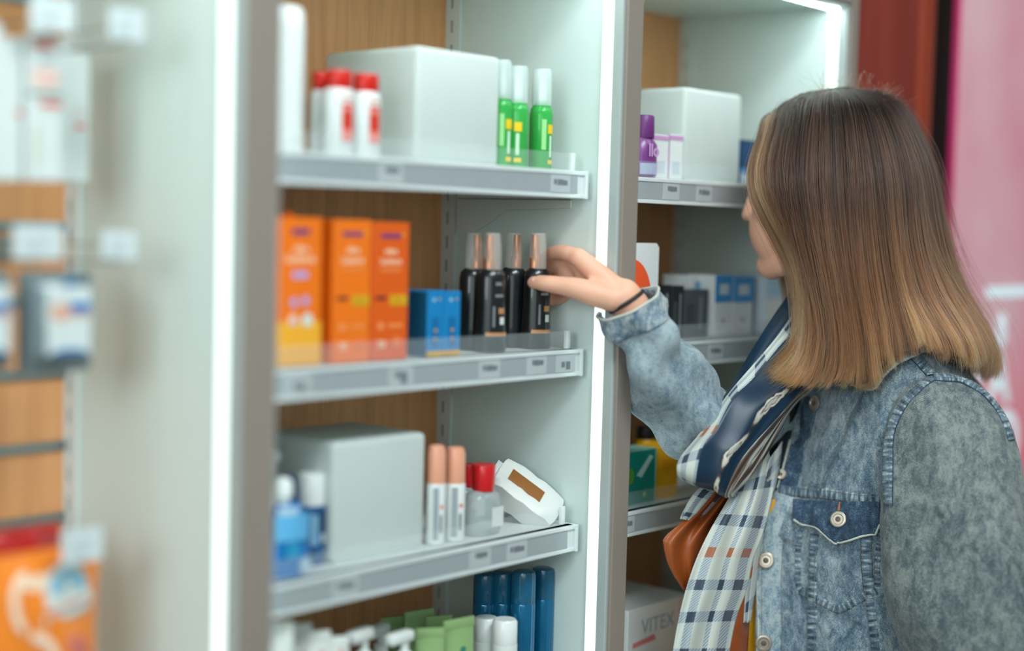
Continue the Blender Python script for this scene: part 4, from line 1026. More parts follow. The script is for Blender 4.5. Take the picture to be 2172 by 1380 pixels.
# sleeves
def sleeve(path, n, seg, amp, seed, seamside=0):
    """path rows: centre px,py,d, half width px, half depth m"""
    R = cr(np.array(path, float), n); C = np.array([Q(r[0], r[1], r[2]) for r in R])
    T = np.gradient(C, axis=0); T /= np.linalg.norm(T, axis=1, keepdims=True)
    vd = (C-CAM); vd /= np.linalg.norm(vd, axis=1, keepdims=True)
    U = np.cross(T, vd); U /= np.linalg.norm(U, axis=1, keepdims=True); Wv = np.cross(U, T)
    depth = np.linalg.norm(C-CAM, axis=1)
    a = np.linspace(0, 2*PI, seg+1)
    G = C[:, None, :]+U[:, None, :]*(np.cos(a)[None, :, None]*(R[:, 3]*depth/F)[:, None, None])+Wv[:, None, :]*(np.sin(a)[None, :, None]*R[:, 4][:, None, None])
    G[:, -1] = G[:, 0]; return G, T, U, Wv, C
GS, T1_, U1, W1, C1 = sleeve([(1996,815,1.862,52,.026),(1996,838,1.854,86,.046),(1999,880,1.844,108,.060),(2010,960,1.830,126,.070),(2024,1100,1.815,141,.074),(2040,1240,1.805,148,.076),(2072,1350,1.800,140,.074),(2092,1440,1.80,132,.070),(2080,1560,1.80,118,.062)], 120, 96, 0, 1)
ph = np.linspace(0, 2*PI, 97)[None, :]; row = np.linspace(0, 1, 120)[:, None]
Nn = GS-C1[:, None, :]; Nn /= np.linalg.norm(Nn, axis=2, keepdims=True)+1e-9
fold = .0040*np.sin(7*ph+2*row+.4)*np.exp(-((row-.36)/.13)**2)+.0062*np.sin(3*ph+5.5*row+.6)*np.sin(PI*np.clip(row*1.1, 0, 1))+.0034*np.sin(5*ph-9*row)*row+.0022*np.sin(2*ph+26*row)*np.clip(row-.35, 0, 1)
GS = GS+Nn*fold[..., None]; GS[:, -1] = GS[:, 0]
GS = disp(GS, .0016, 60, 9); GS[:, -1] = GS[:, 0]
sm = MB(); V = sm.grid(GS); sm.bm.faces.new([v for v in V[0][:-1]])
slv = kid('sleeve', sm, DSLV, jacket, angle=180)
# lower part of the near sleeve, forearm out of the frame
fp = [ELL+.0*tf, ELL+.06*tf+np.array([0,0,-.05]), .4*ELL+.6*WRL, .12*ELL+.88*WRL]
kid('sleeve_lower', MB().tube(cr(np.array(fp), 20), list(np.linspace(.066, .047, 20)), 40, cap=False), DSLV, jacket)
# far sleeve reaching to the shelf
GR, T2_, U2, W2, C2 = sleeve([(1336,652,1.932,66,.040),(1350,682,1.930,67,.042),(1372,726,1.932,72,.045),(1400,782,1.938,78,.048),(1440,845,1.948,84,.050),(1485,895,1.962,86,.052),(1540,915,1.985,84,.053),(1620,885,2.02,80,.056),(1700,835,2.05,78,.058),(1740,810,2.06,70,.055)], 120, 72, 0, 2)
ph = np.linspace(0, 2*PI, 73)[None, :]; row = np.linspace(0, 1, 120)[:, None]
Nn = GR-C2[:, None, :]; Nn /= np.linalg.norm(Nn, axis=2, keepdims=True)+1e-9
fold = .0075*np.sin(2*ph+20*row)*np.sin(PI*np.clip(row*1.9, 0, 1))+.0046*np.sin(4*ph-14*row+1)*np.clip(row*6, 0, 1)+.0024*np.sin(ph+44*row)*np.clip(row*4-.2, 0, 1)
GR = GR+Nn*fold[..., None]; GR[:, -1] = GR[:, 0]; GR = disp(GR, .0018, 55, 4); GR[:, -1] = GR[:, 0]
sm = MB(); sm.grid(GR); slr = kid('sleeve', sm, denim_mat('far_sleeve_denim', (56,90,120), (128,150,162), (174,190,196), .03, .5), jacket, angle=180); hollow(slr, .002)
# cuff
k = 15
GC = np.concatenate([GR[:1]-T2_[0]*.006, GR[:k]], axis=0); cc = C2[0]
N2 = np.concatenate([Nn[:1], Nn[:k]], axis=0)
GC = GC+N2*(.0028+.0012*np.sin(np.linspace(0, 2*PI, 73)*7)[None, :, None]); GC[:, -1] = GC[:, 0]
sm = MB(); sm.grid(GC); cf = kid('cuff', sm, denim_mat('cuff_denim', (22,52,86), (104,134,158), (204,212,210), .02), jacket, angle=180); hollow(cf, .004)
tube_e = MB().tube(GC[0], .0016, 8); kid('cuff_edge', tube_e, EDGE, cf)

# ---------- things laid on the cloth by casting rays at it
dgr = bpy.context.evaluated_depsgraph_get()
BJ = BVHTree.FromPolygons([tuple(v) for v in GJ.reshape(-1, 3)], [(i*150+j, i*150+j+1, (i+1)*150+j+1, (i+1)*150+j) for i in range(169) for j in range(149)])
BS = BVHTree.FromPolygons([tuple(v) for v in GS.reshape(-1, 3)], [(i*97+j, i*97+j+1, (i+1)*97+j+1, (i+1)*97+j) for i in range(119) for j in range(96)])
BR = BVHTree.FromPolygons([tuple(v) for v in GR.reshape(-1, 3)], [(i*73+j, i*73+j+1, (i+1)*73+j+1, (i+1)*73+j) for i in range(119) for j in range(72)])
def hit(px, py, trees=(BJ,)):
    r_ = ray(px, py); best = None
    for t in trees:
        h = t.ray_cast(Vector(CAM), Vector(r_))
        if h[0] is not None and (best is None or h[3] < best[3]): best = h
    if best is None: return None
    n = best[1]
    if n.dot(Vector(r_)) > 0: n = -n
    return np.array(best[0]), np.array(n)
def on_cloth(pts, n, trees=(BJ,)):
    R = cr(np.array(pts, float), n); out = []
    for x, y in R:
        h = hit(x, y, trees)
        if h is not None: out.append(h)
    return out
def seam(pts, w, h, m, name='seam', n=60, trees=(BJ,), par=None, stitches=(), uvscale=1.0):
    H = on_cloth(pts, n, trees)
    if len(H) < 3: return None
    p = np.array([a for a, _ in H]); nn = np.array([b for _, b in H])
    ker = np.ones(7)/7
    pad = lambda q: np.vstack([np.repeat(q[:1], 3, 0), q, np.repeat(q[-1:], 3, 0)])
    p = np.column_stack([np.convolve(pad(p)[:, c], ker, 'valid') for c in range(3)]); nn = np.column_stack([np.convolve(pad(nn)[:, c], ker, 'valid') for c in range(3)])
    nn /= np.linalg.norm(nn, axis=1, keepdims=True)
    T = np.gradient(p, axis=0); T /= np.linalg.norm(T, axis=1, keepdims=True); S = np.cross(nn, T); S /= np.linalg.norm(S, axis=1, keepdims=True)
    prof = [(-1.0, -.0008), (-.85, h*.7), (-.4, h), (.4, h), (.85, h*.7), (1.0, -.0008)]
    pk = .0003*np.sin(np.arange(len(p))*1.9)
    G = np.stack([p+S*(w/2*a)+nn*(b+(pk if b > 0 else 0*pk))[:, None] for a, b in prof], axis=1)
    mb = MB(); mb.grid(G); o = kid(name, mb, m, par or jacket, angle=180)
    if stitches:
        b = MB(); L = np.concatenate([[0], np.cumsum(np.linalg.norm(np.diff(p, axis=0), axis=1))])
        for off in stitches:
            s_ = 0.0015
            while s_ < L[-1]-.003:
                q = []
                for ss in (s_, s_+.0012, s_+.0024):
                    q.append([np.interp(ss, L, (p+S*(w/2*off)+nn*(h+.0002))[:, c]) for c in range(3)])
                b.tube(q, .00042, 5); s_ += .0034
        tag(kid('topstitch', b, THREAD, o), kind='stuff')
    return o
# front edge band (placket)
seam([(1702,836),(1688,870),(1676,930),(1658,1000),(1646,1036)], .0040, .0028, EDGE, 'placket_edge', 70)
seam([(1645,1040),(1628,1074),(1615,1110),(1608,1180),(1607,1260),(1609,1330),(1606,1385),(1609,1460)], .0032, .0022, EDGE, 'placket_edge', 90)
seam([(1724,842),(1712,880),(1698,940),(1682,1000),(1672,1034)], .036, .0018, DDARK, 'placket', 70, stitches=(.8,))
seam([(1664,1046),(1650,1090),(1640,1130),(1634,1200),(1633,1280),(1634,1390),(1636,1470)], .038, .0020, denim_mat('placket_denim', (44,84,122), (112,146,170), (198,212,214), .05), 'placket', 90, stitches=(.82,-.6))
# chest band under the yoke
seam([(1650,1038),(1690,1042),(1740,1046),(1800,1054),(1850,1060),(1886,1064)], .016, .0022, DSEAM, 'chest_seam', 70, stitches=(-.62,.62))
# vertical body seams
seam([(1727,1128),(1724,1200),(1722,1280),(1722,1390),(1724,1470)], .015, .0018, DSEAM, 'body_seam', 70, stitches=(-.7,.7))
seam([(1838,1120),(1838,1190),(1846,1280),(1858,1390),(1862,1460)], .015, .0020, DSEAM, 'body_seam', 70, stitches=(-.7,.7))
seam([(1697,1120),(1692,1180),(1694,1240),(1706,1262)], .009, .0012, DSEAM, 'pocket_seam', 50, stitches=(.0,))
seam([(1868,1118),(1862,1180),(1860,1250)], .009, .0012, DSEAM, 'pocket_seam', 50, stitches=(.0,))
seam([(1694,1250),(1735,1272),(1770,1290),(1786,1290),(1826,1268),(1862,1250)], .012, .0016, DSEAM, 'pocket_seam', 60, stitches=(-.5,.5))
# pocket flap
def flap():
    U = np.linspace(0, 1, 46); Vv = np.linspace(0, 1, 16); G = np.zeros((16, 46, 3))
    tx0, tx1 = 1684, 1866
    bot = cr(np.array([(1680,1103),(1694,1110),(1716,1113),(1736,1118),(1752,1131),(1770,1145),(1784,1149),(1806,1145),(1830,1137),(1848,1130),(1860,1124),(1866,1108)]), 46)
    for j, u in enumerate(U):
        x0, y0 = tx0+(tx1-tx0)*u, 1060+4*u
        for i, v in enumerate(Vv):
            x, y = x0+(bot[j][0]-x0)*v, y0+(bot[j][1]-y0)*v
            h = hit(x, y); G[i, j] = h[0]+h[1]*(.0025+.0042*v+.0016*math.sin(u*13+2)*v+.0008*math.sin(u*29))
    b = MB(); b.grid(G); f = kid('pocket_flap', b, DDARK, jacket, angle=180); hollow(f, .0022)
    e = MB().tube(G[-1]+(CAM-G[-1])/np.linalg.norm(CAM-G[-1], axis=1, keepdims=True)*.0008, .0018, 8); kid('flap_edge', e, EDGE, f)
    st = MB(); q = G[-3]+(CAM-G[-3])/np.linalg.norm(CAM-G[-3], axis=1, keepdims=True)*.0008
    for j in range(0, 44, 2): st.tube([q[j], q[j+1]], .00045, 5)
    tag(kid('topstitch', st, THREAD, f), kind='stuff')
    return G
GF = flap()
BF = BVHTree.FromPolygons([tuple(v) for v in GF.reshape(-1, 3)], [(i*46+j, i*46+j+1, (i+1)*46+j+1, (i+1)*46+j) for i in range(15) for j in range(45)])
def button(px, py, rpx=17, trees=(BJ,), lift=.003, nrm=None):
    h = hit(px, py, trees); n = Vector(nrm if nrm is not None else h[1]).normalized(); p = Vector(h[0])+n*lift
    r_ = rpx*np.linalg.norm(h[0]-CAM)/F
    M = Matrix.Translation(p) @ n.to_track_quat('Z', 'Y').to_matrix().to_4x4()
    b = kid('button', MB().lathe([(r_*.55,-.002),(r_*.9,.0),(r_,.0012),(r_*.98,.0024),(r_*.85,.0031),(r_*.68,.0029),(r_*.60,.0019)], 32, m=M), BRASS, jacket, 'round brass coloured shank button')
    kid('button_center', MB().lathe([(r_*.60,.0010),(r_*.60,.0019),(r_*.40,.0016),(r_*.32,.0020)], 24, m=M), BCEN, b)
button(1732, 856, 16.5); button(1657, 1006, 11, lift=.003); button(1625, 1188, 17, lift=.0035); button(1620, 1362, 17, lift=.0035)
button(1779, 1101, 17, (BF,), .002)
q0, q1 = hit(1780, 1082, (BF,)), hit(1782, 1064, (BF,))
if q0 and q1: kid('bar_tack', MB().tube([q0[0]+q0[1]*.001, q1[0]+q1[1]*.001], [.0022, .0014], 8), TAN, jacket)
# yoke and armhole seams
both = (BJ, BS)
seam([(1884,1075),(1883,1010),(1884,950),(1892,905),(1910,865),(1940,830),(1976,800)], .017, .0030, DSEAM, 'armhole_seam', 80, both, stitches=(-.55,.1))
seam([(1978,800),(2010,800),(2045,808),(2080,828),(2110,858),(2132,895),(2146,935)], .019, .0032, DSEAM, 'armhole_seam', 80, both, stitches=(-.5,.4))
seam([(1926,742),(1944,758),(1962,778),(1980,798)], .016, .0030, DSEAM, 'yoke_seam', 40, both, stitches=(-.5,.5))
seam([(2138,965),(2150,972),(2160,976)], .016, .0025, DSEAM, 'back_seam', 30, (BJ,))
# collar leaf
def collar():
    lo = np.array([(1738,818,1.915),(1768,812,1.893),(1800,813,1.872),(1835,824,1.850),(1856,822,1.838),(1872,800,1.830),(1905,772,1.826),(1950,752,1.835),(1985,735,1.88),(1985,722,1.96),(1940,715,2.03),(1860,715,2.05)])
    hi = np.array([(1745,790,1.925),(1772,775,1.903),(1805,765,1.885),(1838,757,1.872),(1860,750,1.865),(1882,740,1.858),(1908,728,1.853),(1940,716,1.860),(1965,704,1.90),(1965,695,1.96),(1930,690,2.02),(1860,690,2.035)])
    a, b = cr(lo, 60), cr(hi, 60); G = np.zeros((12, 60, 3))
    for i, v in enumerate(np.linspace(0, 1, 12)):
        m_ = a*(1-v)+b*v; m_[:, 2] -= .006*math.sin(PI*v); G[i] = QA(m_)
    c = MB(); c.grid(G); o = kid('collar', c, denim_mat('collar_denim', (70,92,108), (140,156,164), (204,212,208), .05), jacket, angle=180); hollow(o, .003)
    kid('collar_edge', MB().tube(G[0][:27], .0020, 8), EDGE, o)
collar()

# ---------- trousers and shoes (below the frame)
JE = denim_mat('dark_jeans', (22,30,44), (38,50,70), (66,80,100))
jn = MB()
for s in (1, -1):
    P5 = [TP(-.01, s*.080, zh+.10), TP(-.01, s*.085, zh), TP(.0, s*.095, zh-.22), TP(.005, s*.095, ZF+HL*.52), TP(-.01, s*.098, ZF+HL*.3), TP(-.015, s*.10, ZF+.10)]
    R5 = cr(np.column_stack([np.array(P5), [.112, .105, .092, .068, .064, .055]]), 24); jn.tube(R5[:, :3], list(R5[:, 3]), 24)
    sh = kid('shoe', MB().tube(cr(np.array([TP(-.055, s*.10, ZF+.045), TP(-.02, s*.10, ZF+.06), TP(.05, s*.105, ZF+.05), TP(.12, s*.112, ZF+.038), TP(.17, s*.118, ZF+.030)]), 12), [.030,.040,.043,.044,.046,.046,.045,.044,.041,.037,.032,.022], 18), mat('white_sneaker', (214,212,206), .5))
    kid('sole', MB().prism([tuple((TP(f, s*.10+l+.03*s*(f+.06), 0))[:2]) for f, l in ((-.085,-.02),(-.09,.02),(-.02,.036),(.08,.042),(.15,.038),(.19,.012),(.19,-.012),(.15,-.036),(.08,-.038),(-.02,-.034))], ZF, ZF+.026), mat('sole_rubber', (190,188,182), .7), sh)
kid('jeans', jn, JE)

# ---------- scarf
SILK = .42
def plaid_mat():
    t = NT('checked_scarf'); uv = t.coord('UV'); s = t.new('ShaderNodeSeparateXYZ'); t.link(uv, s.inputs[0])
    u, v = s.outputs[0], s.outputs[1]
    def band(x, lo, hi): return t.math('MULTIPLY', t.math('GREATER_THAN', x, lo), t.math('LESS_THAN', x, hi))
    cu = t.math('FRACT', u); cv = t.math('FRACT', v); cv4 = t.math('FRACT', t.math('MULTIPLY', v, .25))
    mu = t.math('MAXIMUM', band(cu, .18, .42), band(cu, .78, .92)); mv = band(cv, .36, .68)
    tan = band(cv4, .75, 1.0)
    ph = t.math('ADD', t.math('MULTIPLY', u, 1.25), t.math('MULTIPLY', v, 1.1)); hat = t.math('GREATER_THAN', t.math('SINE', t.math('MULTIPLY', ph, 2*PI*9)), -.1)
    white = lin(192,197,188); hatch = t.mix(t.math('MULTIPLY', hat, .62), lin(176,186,190), lin(84,102,120)); th = t.mix(t.math('MULTIPLY', hat, .5), lin(204,202,192), lin(162,146,128))
    c = t.mix(mu, white, hatch); c = t.mix(mv, c, t.mix(tan, hatch, th))
    both = t.math('MULTIPLY', mu, mv); c = t.mix(both, c, t.mix(tan, lin(20,44,66), lin(150,82,44)))
    n = t.noise(t.coord('Object'), 40, 3); c = t.mix(t.math('MULTIPLY', n, .12), c, lin(150,156,156))
    t.put(t.b.inputs['Base Color'], c); t.b.inputs['Roughness'].default_value = .6; t.b.inputs['Sheen Weight'].default_value = .2
    return t.m
def silk(name, rgb, rgb2):
    t = NT(name); n = t.noise(t.coord('Object'), 26, 3); t.put(t.b.inputs['Base Color'], t.mix(n, lin(*rgb), lin(*rgb2)))
    t.b.inputs['Roughness'].default_value = SILK; return t.m
def chain_mat():
    t = NT('chain_print'); s = t.new('ShaderNodeSeparateXYZ'); t.link(t.coord('UV'), s.inputs[0]); u, v = s.outputs[0], s.outputs[1]
    ob = t.coord('Object'); w = t.math('MULTIPLY', t.math('SUBTRACT', t.noise(ob, 70, 3), .5), 1.1)
    x = t.math('ADD', t.math('SUBTRACT', t.math('MULTIPLY', u, 2.0), 1.0), w); y = t.math('SUBTRACT', t.math('MULTIPLY', t.math('FRACT', t.math('MULTIPLY', v, .62)), 2.0), 1.0)
    r_ = t.math('SQRT', t.math('ADD', t.math('MULTIPLY', x, x), t.math('MULTIPLY', t.math('MULTIPLY', y, y), .9)))
    c = t.ramp(r_, [(0, lin(196,196,186)), (.25, lin(212,212,202)), (.42, lin(112,84,68)), (.52, lin(222,222,214)), (.74, lin(190,188,178)), (.84, lin(84,60,50)), (.97, lin(12,42,64))])
    t.put(t.b.inputs['Base Color'], c); t.b.inputs['Roughness'].default_value = SILK; return t.m
def swirl_mat():
    t = NT('brown_white_print'); mp = t.coord('UV', (1.5, .13, 1)); n = t.noise(mp, 3.0, 3, .5, .7)
    c = t.ramp(n, [(.30, lin(54,40,36)), (.44, lin(92,66,54)), (.50, lin(150,130,112)), (.54, lin(214,214,204)), (.60, lin(206,206,196)), (.66, lin(76,56,48))])
    t.put(t.b.inputs['Base Color'], c); t.b.inputs['Roughness'].default_value = SILK; return t.m
PLAID = plaid_mat(); NAVYS = silk('navy_silk', (10,36,56), (15,48,72)); RUST = silk('rust_silk', (136,62,20), (164,84,34)); CHAIN = chain_mat(); SWIRL = swirl_mat()
def sheet(bounds, nsub, nv, mats_, name, par, vrep, urep, amp=.004, th=.0012, extra=None, wav=3.0, seed=1, bulge=.012):
    """bounds: list of boundary polylines (px,py,d); one material per gap"""
    B = [cr(np.array(b, float), nv) for b in bounds]; b = MB(); uvl = b.bm.loops.layers.uv.verify()
    cols, mi, us = [], [], []
    for g in range(len(B)-1):
        for k in range(nsub):
            f = k/nsub; cols.append(B[g]*(1-f)+B[g+1]*f); us.append((f, g)); mi.append(g)
    cols.append(B[-1]); A = np.stack(cols, axis=1)
    n = A.shape[1]; uu = np.linspace(0, 1, n)[None, :]; vv = np.linspace(0, 1, nv)[:, None]
    A[..., 2] += amp*np.sin(uu*wav*2*PI+1.3*np.sin(vv*5+seed)+seed)+amp*.4*np.sin(uu*wav*5+vv*7+seed)
    A[..., 2] -= bulge*np.sin(PI*uu)
    G = QA(A); V = [[b.bm.verts.new(G[i, j]) for j in range(n)] for i in range(nv)]
    for i in range(nv-1):
        for j in range(n-1):
            f = b.bm.faces.new((V[i][j], V[i][j+1], V[i+1][j+1], V[i+1][j])); f.material_index = mi[j]
            for l, (a, c) in zip(f.loops, ((i, j), (i, j+1), (i+1, j+1), (i+1, j))):
                u_ = (us[j][0] if c == j else us[j][0]+1/nsub)
                l[uvl].uv = (u_*urep[mi[j]], a/(nv-1)*vrep)
    o = kid(name, b, mats_, par, angle=180); hollow(o, th, 0); return o, A
D0 = 1.918
Bd = [[(1690,600,1.955),(1640,672,1.952),(1590,752,1.948),(1545,828,1.944),(1488,912,1.940),(1444,968,1.936),(1437,1000,1.938),(1452,1012,1.955),(1480,985,1.975)],
      [(1695,645,1.930),(1650,712,1.930),(1597,775,1.928),(1548,833,1.930),(1487,917,1.930),(1443,972,1.930),(1438,1004,1.932),(1454,1016,1.952),(1484,988,1.972)],
      [(1705,690,1.912),(1663,724,1.908),(1597,804,1.903),(1554,846,1.903),(1518,911,1.903),(1489,950,1.906),(1475,1018,1.915),(1486,1030,1.940),(1505,1000,1.968)],
      [(1740,745,1.900),(1700,785,1.892),(1666,817,1.888),(1612,861,1.886),(1568,930,1.886),(1532,966,1.890),(1514,1024,1.904),(1521,1038,1.930),(1535,1008,1.965)],
      [(1750,760,1.900),(1705,800,1.890),(1675,832,1.886),(1634,868,1.884),(1590,925,1.884),(1554,966,1.888),(1526,1036,1.902),(1532,1046,1.928),(1545,1015,1.965)],
      [(1755,772,1.902),(1712,815,1.894),(1681,846,1.890),(1641,892,1.888),(1597,940,1.888),(1563,986,1.890),(1538,1043,1.904),(1544,1052,1.928),(1556,1020,1.965)],
      [(1765,790,1.915),(1715,832,1.915),(1690,853,1.917),(1668,884,1.918),(1641,935,1.915),(1602,1000,1.912),(1564,1040,1.918),(1566,1048,1.935),(1572,1020,1.965)]]
Bd = [[(x, y, q-(.028*min(1, k/3) if k < 7 else .012)) for k, (x, y, q) in enumerate(r)] for r in Bd]
scarf, _ = sheet(Bd, 10, 90, [NAVYS, PLAID, NAVYS, CHAIN, NAVYS, SWIRL], 'scarf', woman, 7.0, [1, .9, 1, 1, 1, 1], .0030, extra=None)
scarf['label'] = 'navy scarf with checked border and chain print, looped round the neck'
end1, _ = sheet([[(1600,930,1.955),(1572,1000,1.940),(1545,1056,1.920),(1508,1120,1.914),(1478,1185,1.912),(1456,1250,1.912),(1440,1315,1.914),(1426,1390,1.916),(1412,1480,1.92),(1405,1600,1.93)],
        [(1668,900,1.955),(1652,960,1.945),(1638,1050,1.918),(1618,1130,1.908),(1598,1185,1.906),(1584,1250,1.906),(1562,1310,1.908),(1546,1390,1.910),(1535,1480,1.915),(1530,1600,1.925)]],
        44, 120, [PLAID], 'scarf_end', scarf, 8.4, [1.55], .0048, wav=2.2, seed=2)
end2, _ = sheet([[(1625,985,1.930),(1612,1050,1.930),(1600,1120,1.930),(1588,1190,1.930),(1580,1260,1.932),(1576,1320,1.934)],
        [(1664,930,1.945),(1650,1010,1.944),(1634,1080,1.944),(1617,1150,1.942),(1606,1230,1.942),(1592,1320,1.94)]],
        26, 70, [PLAID], 'scarf_end', scarf, 5.0, [.9], .0030, wav=1.5, seed=4)
lin1, _ = sheet([[(1520,1035,1.948),(1482,1078,1.945),(1440,1112,1.942),(1410,1140,1.942),(1408,1160,1.944),(1418,1200,1.948),(1442,1240,1.952),(1470,1275,1.956)],
        [(1580,1040,1.950),(1550,1085,1.950),(1535,1120,1.950),(1530,1150,1.950),(1525,1175,1.952),(1520,1210,1.954),(1512,1250,1.956),(1505,1290,1.960)]],
        40, 50, [RUST], 'scarf_lining', scarf, 1, [1], .0075, wav=2.6, seed=3, bulge=.003)
lin2, _ = sheet([[(1588,1150,1.936),(1568,1220,1.936),(1550,1290,1.936),(1535,1390,1.938),(1525,1500,1.94)], [(1612,1150,1.946),(1602,1215,1.946),(1592,1290,1.946),(1586,1390,1.948),(1582,1500,1.95)]],
        14, 50, [RUST], 'scarf_lining', scarf, 1, [1], .0030, wav=1.0, seed=5)
lin3, _ = sheet([[(1502,1015,1.955),(1470,1050,1.953),(1448,1085,1.952),(1442,1100,1.953)], [(1548,1035,1.955),(1520,1065,1.955),(1495,1090,1.954),(1470,1105,1.954)]], 16, 24, [PLAID], 'scarf_end', scarf, 2.0, [1.0], .002, seed=6)

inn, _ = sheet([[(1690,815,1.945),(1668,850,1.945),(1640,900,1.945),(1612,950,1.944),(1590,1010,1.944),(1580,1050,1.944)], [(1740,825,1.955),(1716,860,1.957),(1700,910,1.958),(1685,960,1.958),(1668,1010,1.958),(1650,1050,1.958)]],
        14, 40, [silk('near_black_navy', (6,10,16), (12,20,30))], 'dark_sheet', scarf, 1, [1], .003, seed=8)  # near-black sheet filling the opening between scarf and placket
# ================================================================== hair
GUIDE = [
 [(1655,236,2.000),(1608,286,1.962),(1588,366,1.940),(1598,432,1.925),(1636,505,1.910),(1672,580,1.897),(1685,655,1.885),(1682,725,1.878),(1640,775,1.874),(1612,802,1.872)],
 [(1690,206,1.982),(1645,275,1.925),(1626,370,1.898),(1654,450,1.888),(1694,530,1.880),(1706,610,1.872),(1704,690,1.868),(1692,755,1.866),(1662,800,1.864),(1640,812,1.863)],
 [(1725,196,1.966),(1685,265,1.882),(1668,370,1.852),(1684,470,1.848),(1708,560,1.846),(1728,640,1.845),(1737,710,1.844),(1728,770,1.843),(1706,808,1.842),(1690,816,1.842)],
 [(1755,191,1.957),(1742,255,1.862),(1738,370,1.832),(1748,480,1.828),(1764,580,1.828),(1778,660,1.830),(1786,730,1.832),(1784,780,1.834),(1774,810,1.835),(1764,820,1.836)],
 [(1772,190,1.952),(1796,250,1.858),(1806,370,1.826),(1812,480,1.823),(1822,580,1.823),(1834,660,1.824),(1845,725,1.824),(1850,770,1.824),(1854,800,1.824),(1858,818,1.824)],
 [(1782,189,1.952),(1838,248,1.866),(1862,365,1.834),(1870,480,1.831),(1880,570,1.831),(1890,630,1.830),(1900,680,1.826),(1906,715,1.822),(1910,740,1.820),(1911,758,1.818)],
 [(1792,189,1.955),(1876,248,1.886),(1912,360,1.858),(1922,480,1.853),(1935,565,1.850),(1955,632,1.845),(1980,680,1.836),(2000,715,1.828),(2010,745,1.824),(2012,764,1.824)],
 [(1802,189,1.960),(1906,246,1.912),(1952,352,1.892),(1968,470,1.886),(1985,555,1.884),(2015,625,1.878),(2050,685,1.868),(2072,730,1.860),(2080,762,1.858),(2077,784,1.858)],
 [(1812,190,1.968),(1924,242,1.952),(1976,350,1.945),(1998,468,1.944),(2018,552,1.944),(2046,622,1.940),(2082,685,1.934),(2105,738,1.930),(2112,776,1.930),(2106,806,1.930)],
 [(1812,191,1.978),(1905,238,2.002),(1955,350,2.022),(1975,470,2.034),(1995,560,2.036),(2025,630,2.032),(2060,690,2.024),(2084,740,2.018),(2090,776,2.016),(2084,802,2.016)],
 [(1792,191,1.980),(1850,228,2.040),(1880,350,2.075),(1895,480,2.085),(1910,570,2.088),(1930,640,2.084),(1955,700,2.076),(1970,745,2.070),(1975,775,2.068),(1972,798,2.068)],
 [(1755,192,1.985),(1772,236,2.052),(1775,350,2.090),(1778,480,2.096),(1782,570,2.096),(1788,640,2.092),(1792,700,2.086),(1792,745,2.082),(1788,775,2.080),(1782,798,2.080)],
 [(1692,208,2.004),(1678,255,2.052),(1664,350,2.076),(1664,470,2.072),(1672,560,2.062),(1682,640,2.055),(1690,700,2.052),(1688,745,2.050),(1676,785,2.048),(1662,806,2.048)],
 [(1657,238,2.010),(1630,290,2.030),(1618,360,2.036),(1620,440,2.034),(1640,520,2.026),(1664,590,2.020),(1682,655,2.016),(1684,720,2.014),(1664,770,2.012),(1648,800,2.012)],
]
GD = np.array(GUIDE, float); GD[:, :, 2] -= .004
NG = len(GD)
HG = QA(GD)
mid = .5*(HG[:, 0]+HG[:, 1]); mo = mid-Q(1778, 395, 1.93); mo /= np.linalg.norm(mo, axis=1, keepdims=True)
HG = np.concatenate([HG[:, :1], (mid+mo*.011)[:, None], HG[:, 1:]], axis=1); HC_ = HC                                    # guides in world space
HC = Q(1778, 395, 1.93)
AXIS = HC+np.array([0, 0, .0])
def hair_surface(th, nk):
    """th: array of guide parameters 0..NG-1 -> strands (len(th) x nk x 3)"""
    e = np.concatenate([2*HG[:1]-HG[1:2], HG, 2*HG[-1:]-HG[-2:-1]], 0)
    i = np.minimum(th.astype(int), NG-2); f = (th-i)[:, None, None]
    a, b, c, d = e[i], e[i+1], e[i+2], e[i+3]
    S = .5*((2*b)+(-a+c)*f+(2*a-5*b+4*c-d)*f**2+(-a+3*b-3*c+d)*f**3)
    return np.stack([cr_axis(S[k], nk, 0) for k in range(0)]) if False else np.moveaxis(cr_axis(np.moveaxis(S, 1, 0), nk, 0), 0, 1)
def outward(S):
    ctr = np.stack([np.full(S.shape[:2], HC[0]-.0*fwd[0]), np.full(S.shape[:2], HC[1]), np.minimum(S[..., 2], HC[2]+.03)], -1)
    o = S-ctr; return o/(np.linalg.norm(o, axis=2, keepdims=True)+1e-9)
# solid under-layer following the same fall
tg = np.linspace(.7, NG-1.2, 150); SS = hair_surface(tg, 60); SS = SS-outward(SS)*.0085*np.clip(np.linspace(.2, 1.2, 60), 0, 1)[None, :, None]
ridge = .0022*np.sin(tg*17)[:, None]*np.linspace(0, 1, 60)[None, :]+.0014*np.sin(tg*41+1)[:, None]*np.linspace(0, 1, 60)[None, :]
SS = SS+outward(SS)*ridge[..., None]; SS = SS[:, :57]
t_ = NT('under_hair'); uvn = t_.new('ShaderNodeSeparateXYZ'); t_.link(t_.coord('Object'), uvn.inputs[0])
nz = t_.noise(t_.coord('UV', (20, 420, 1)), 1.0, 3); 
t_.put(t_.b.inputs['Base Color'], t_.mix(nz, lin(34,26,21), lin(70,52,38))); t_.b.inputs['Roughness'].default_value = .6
um = MB(); um.grid(SS); kid('under_hair', um, t_.m, angle=180)

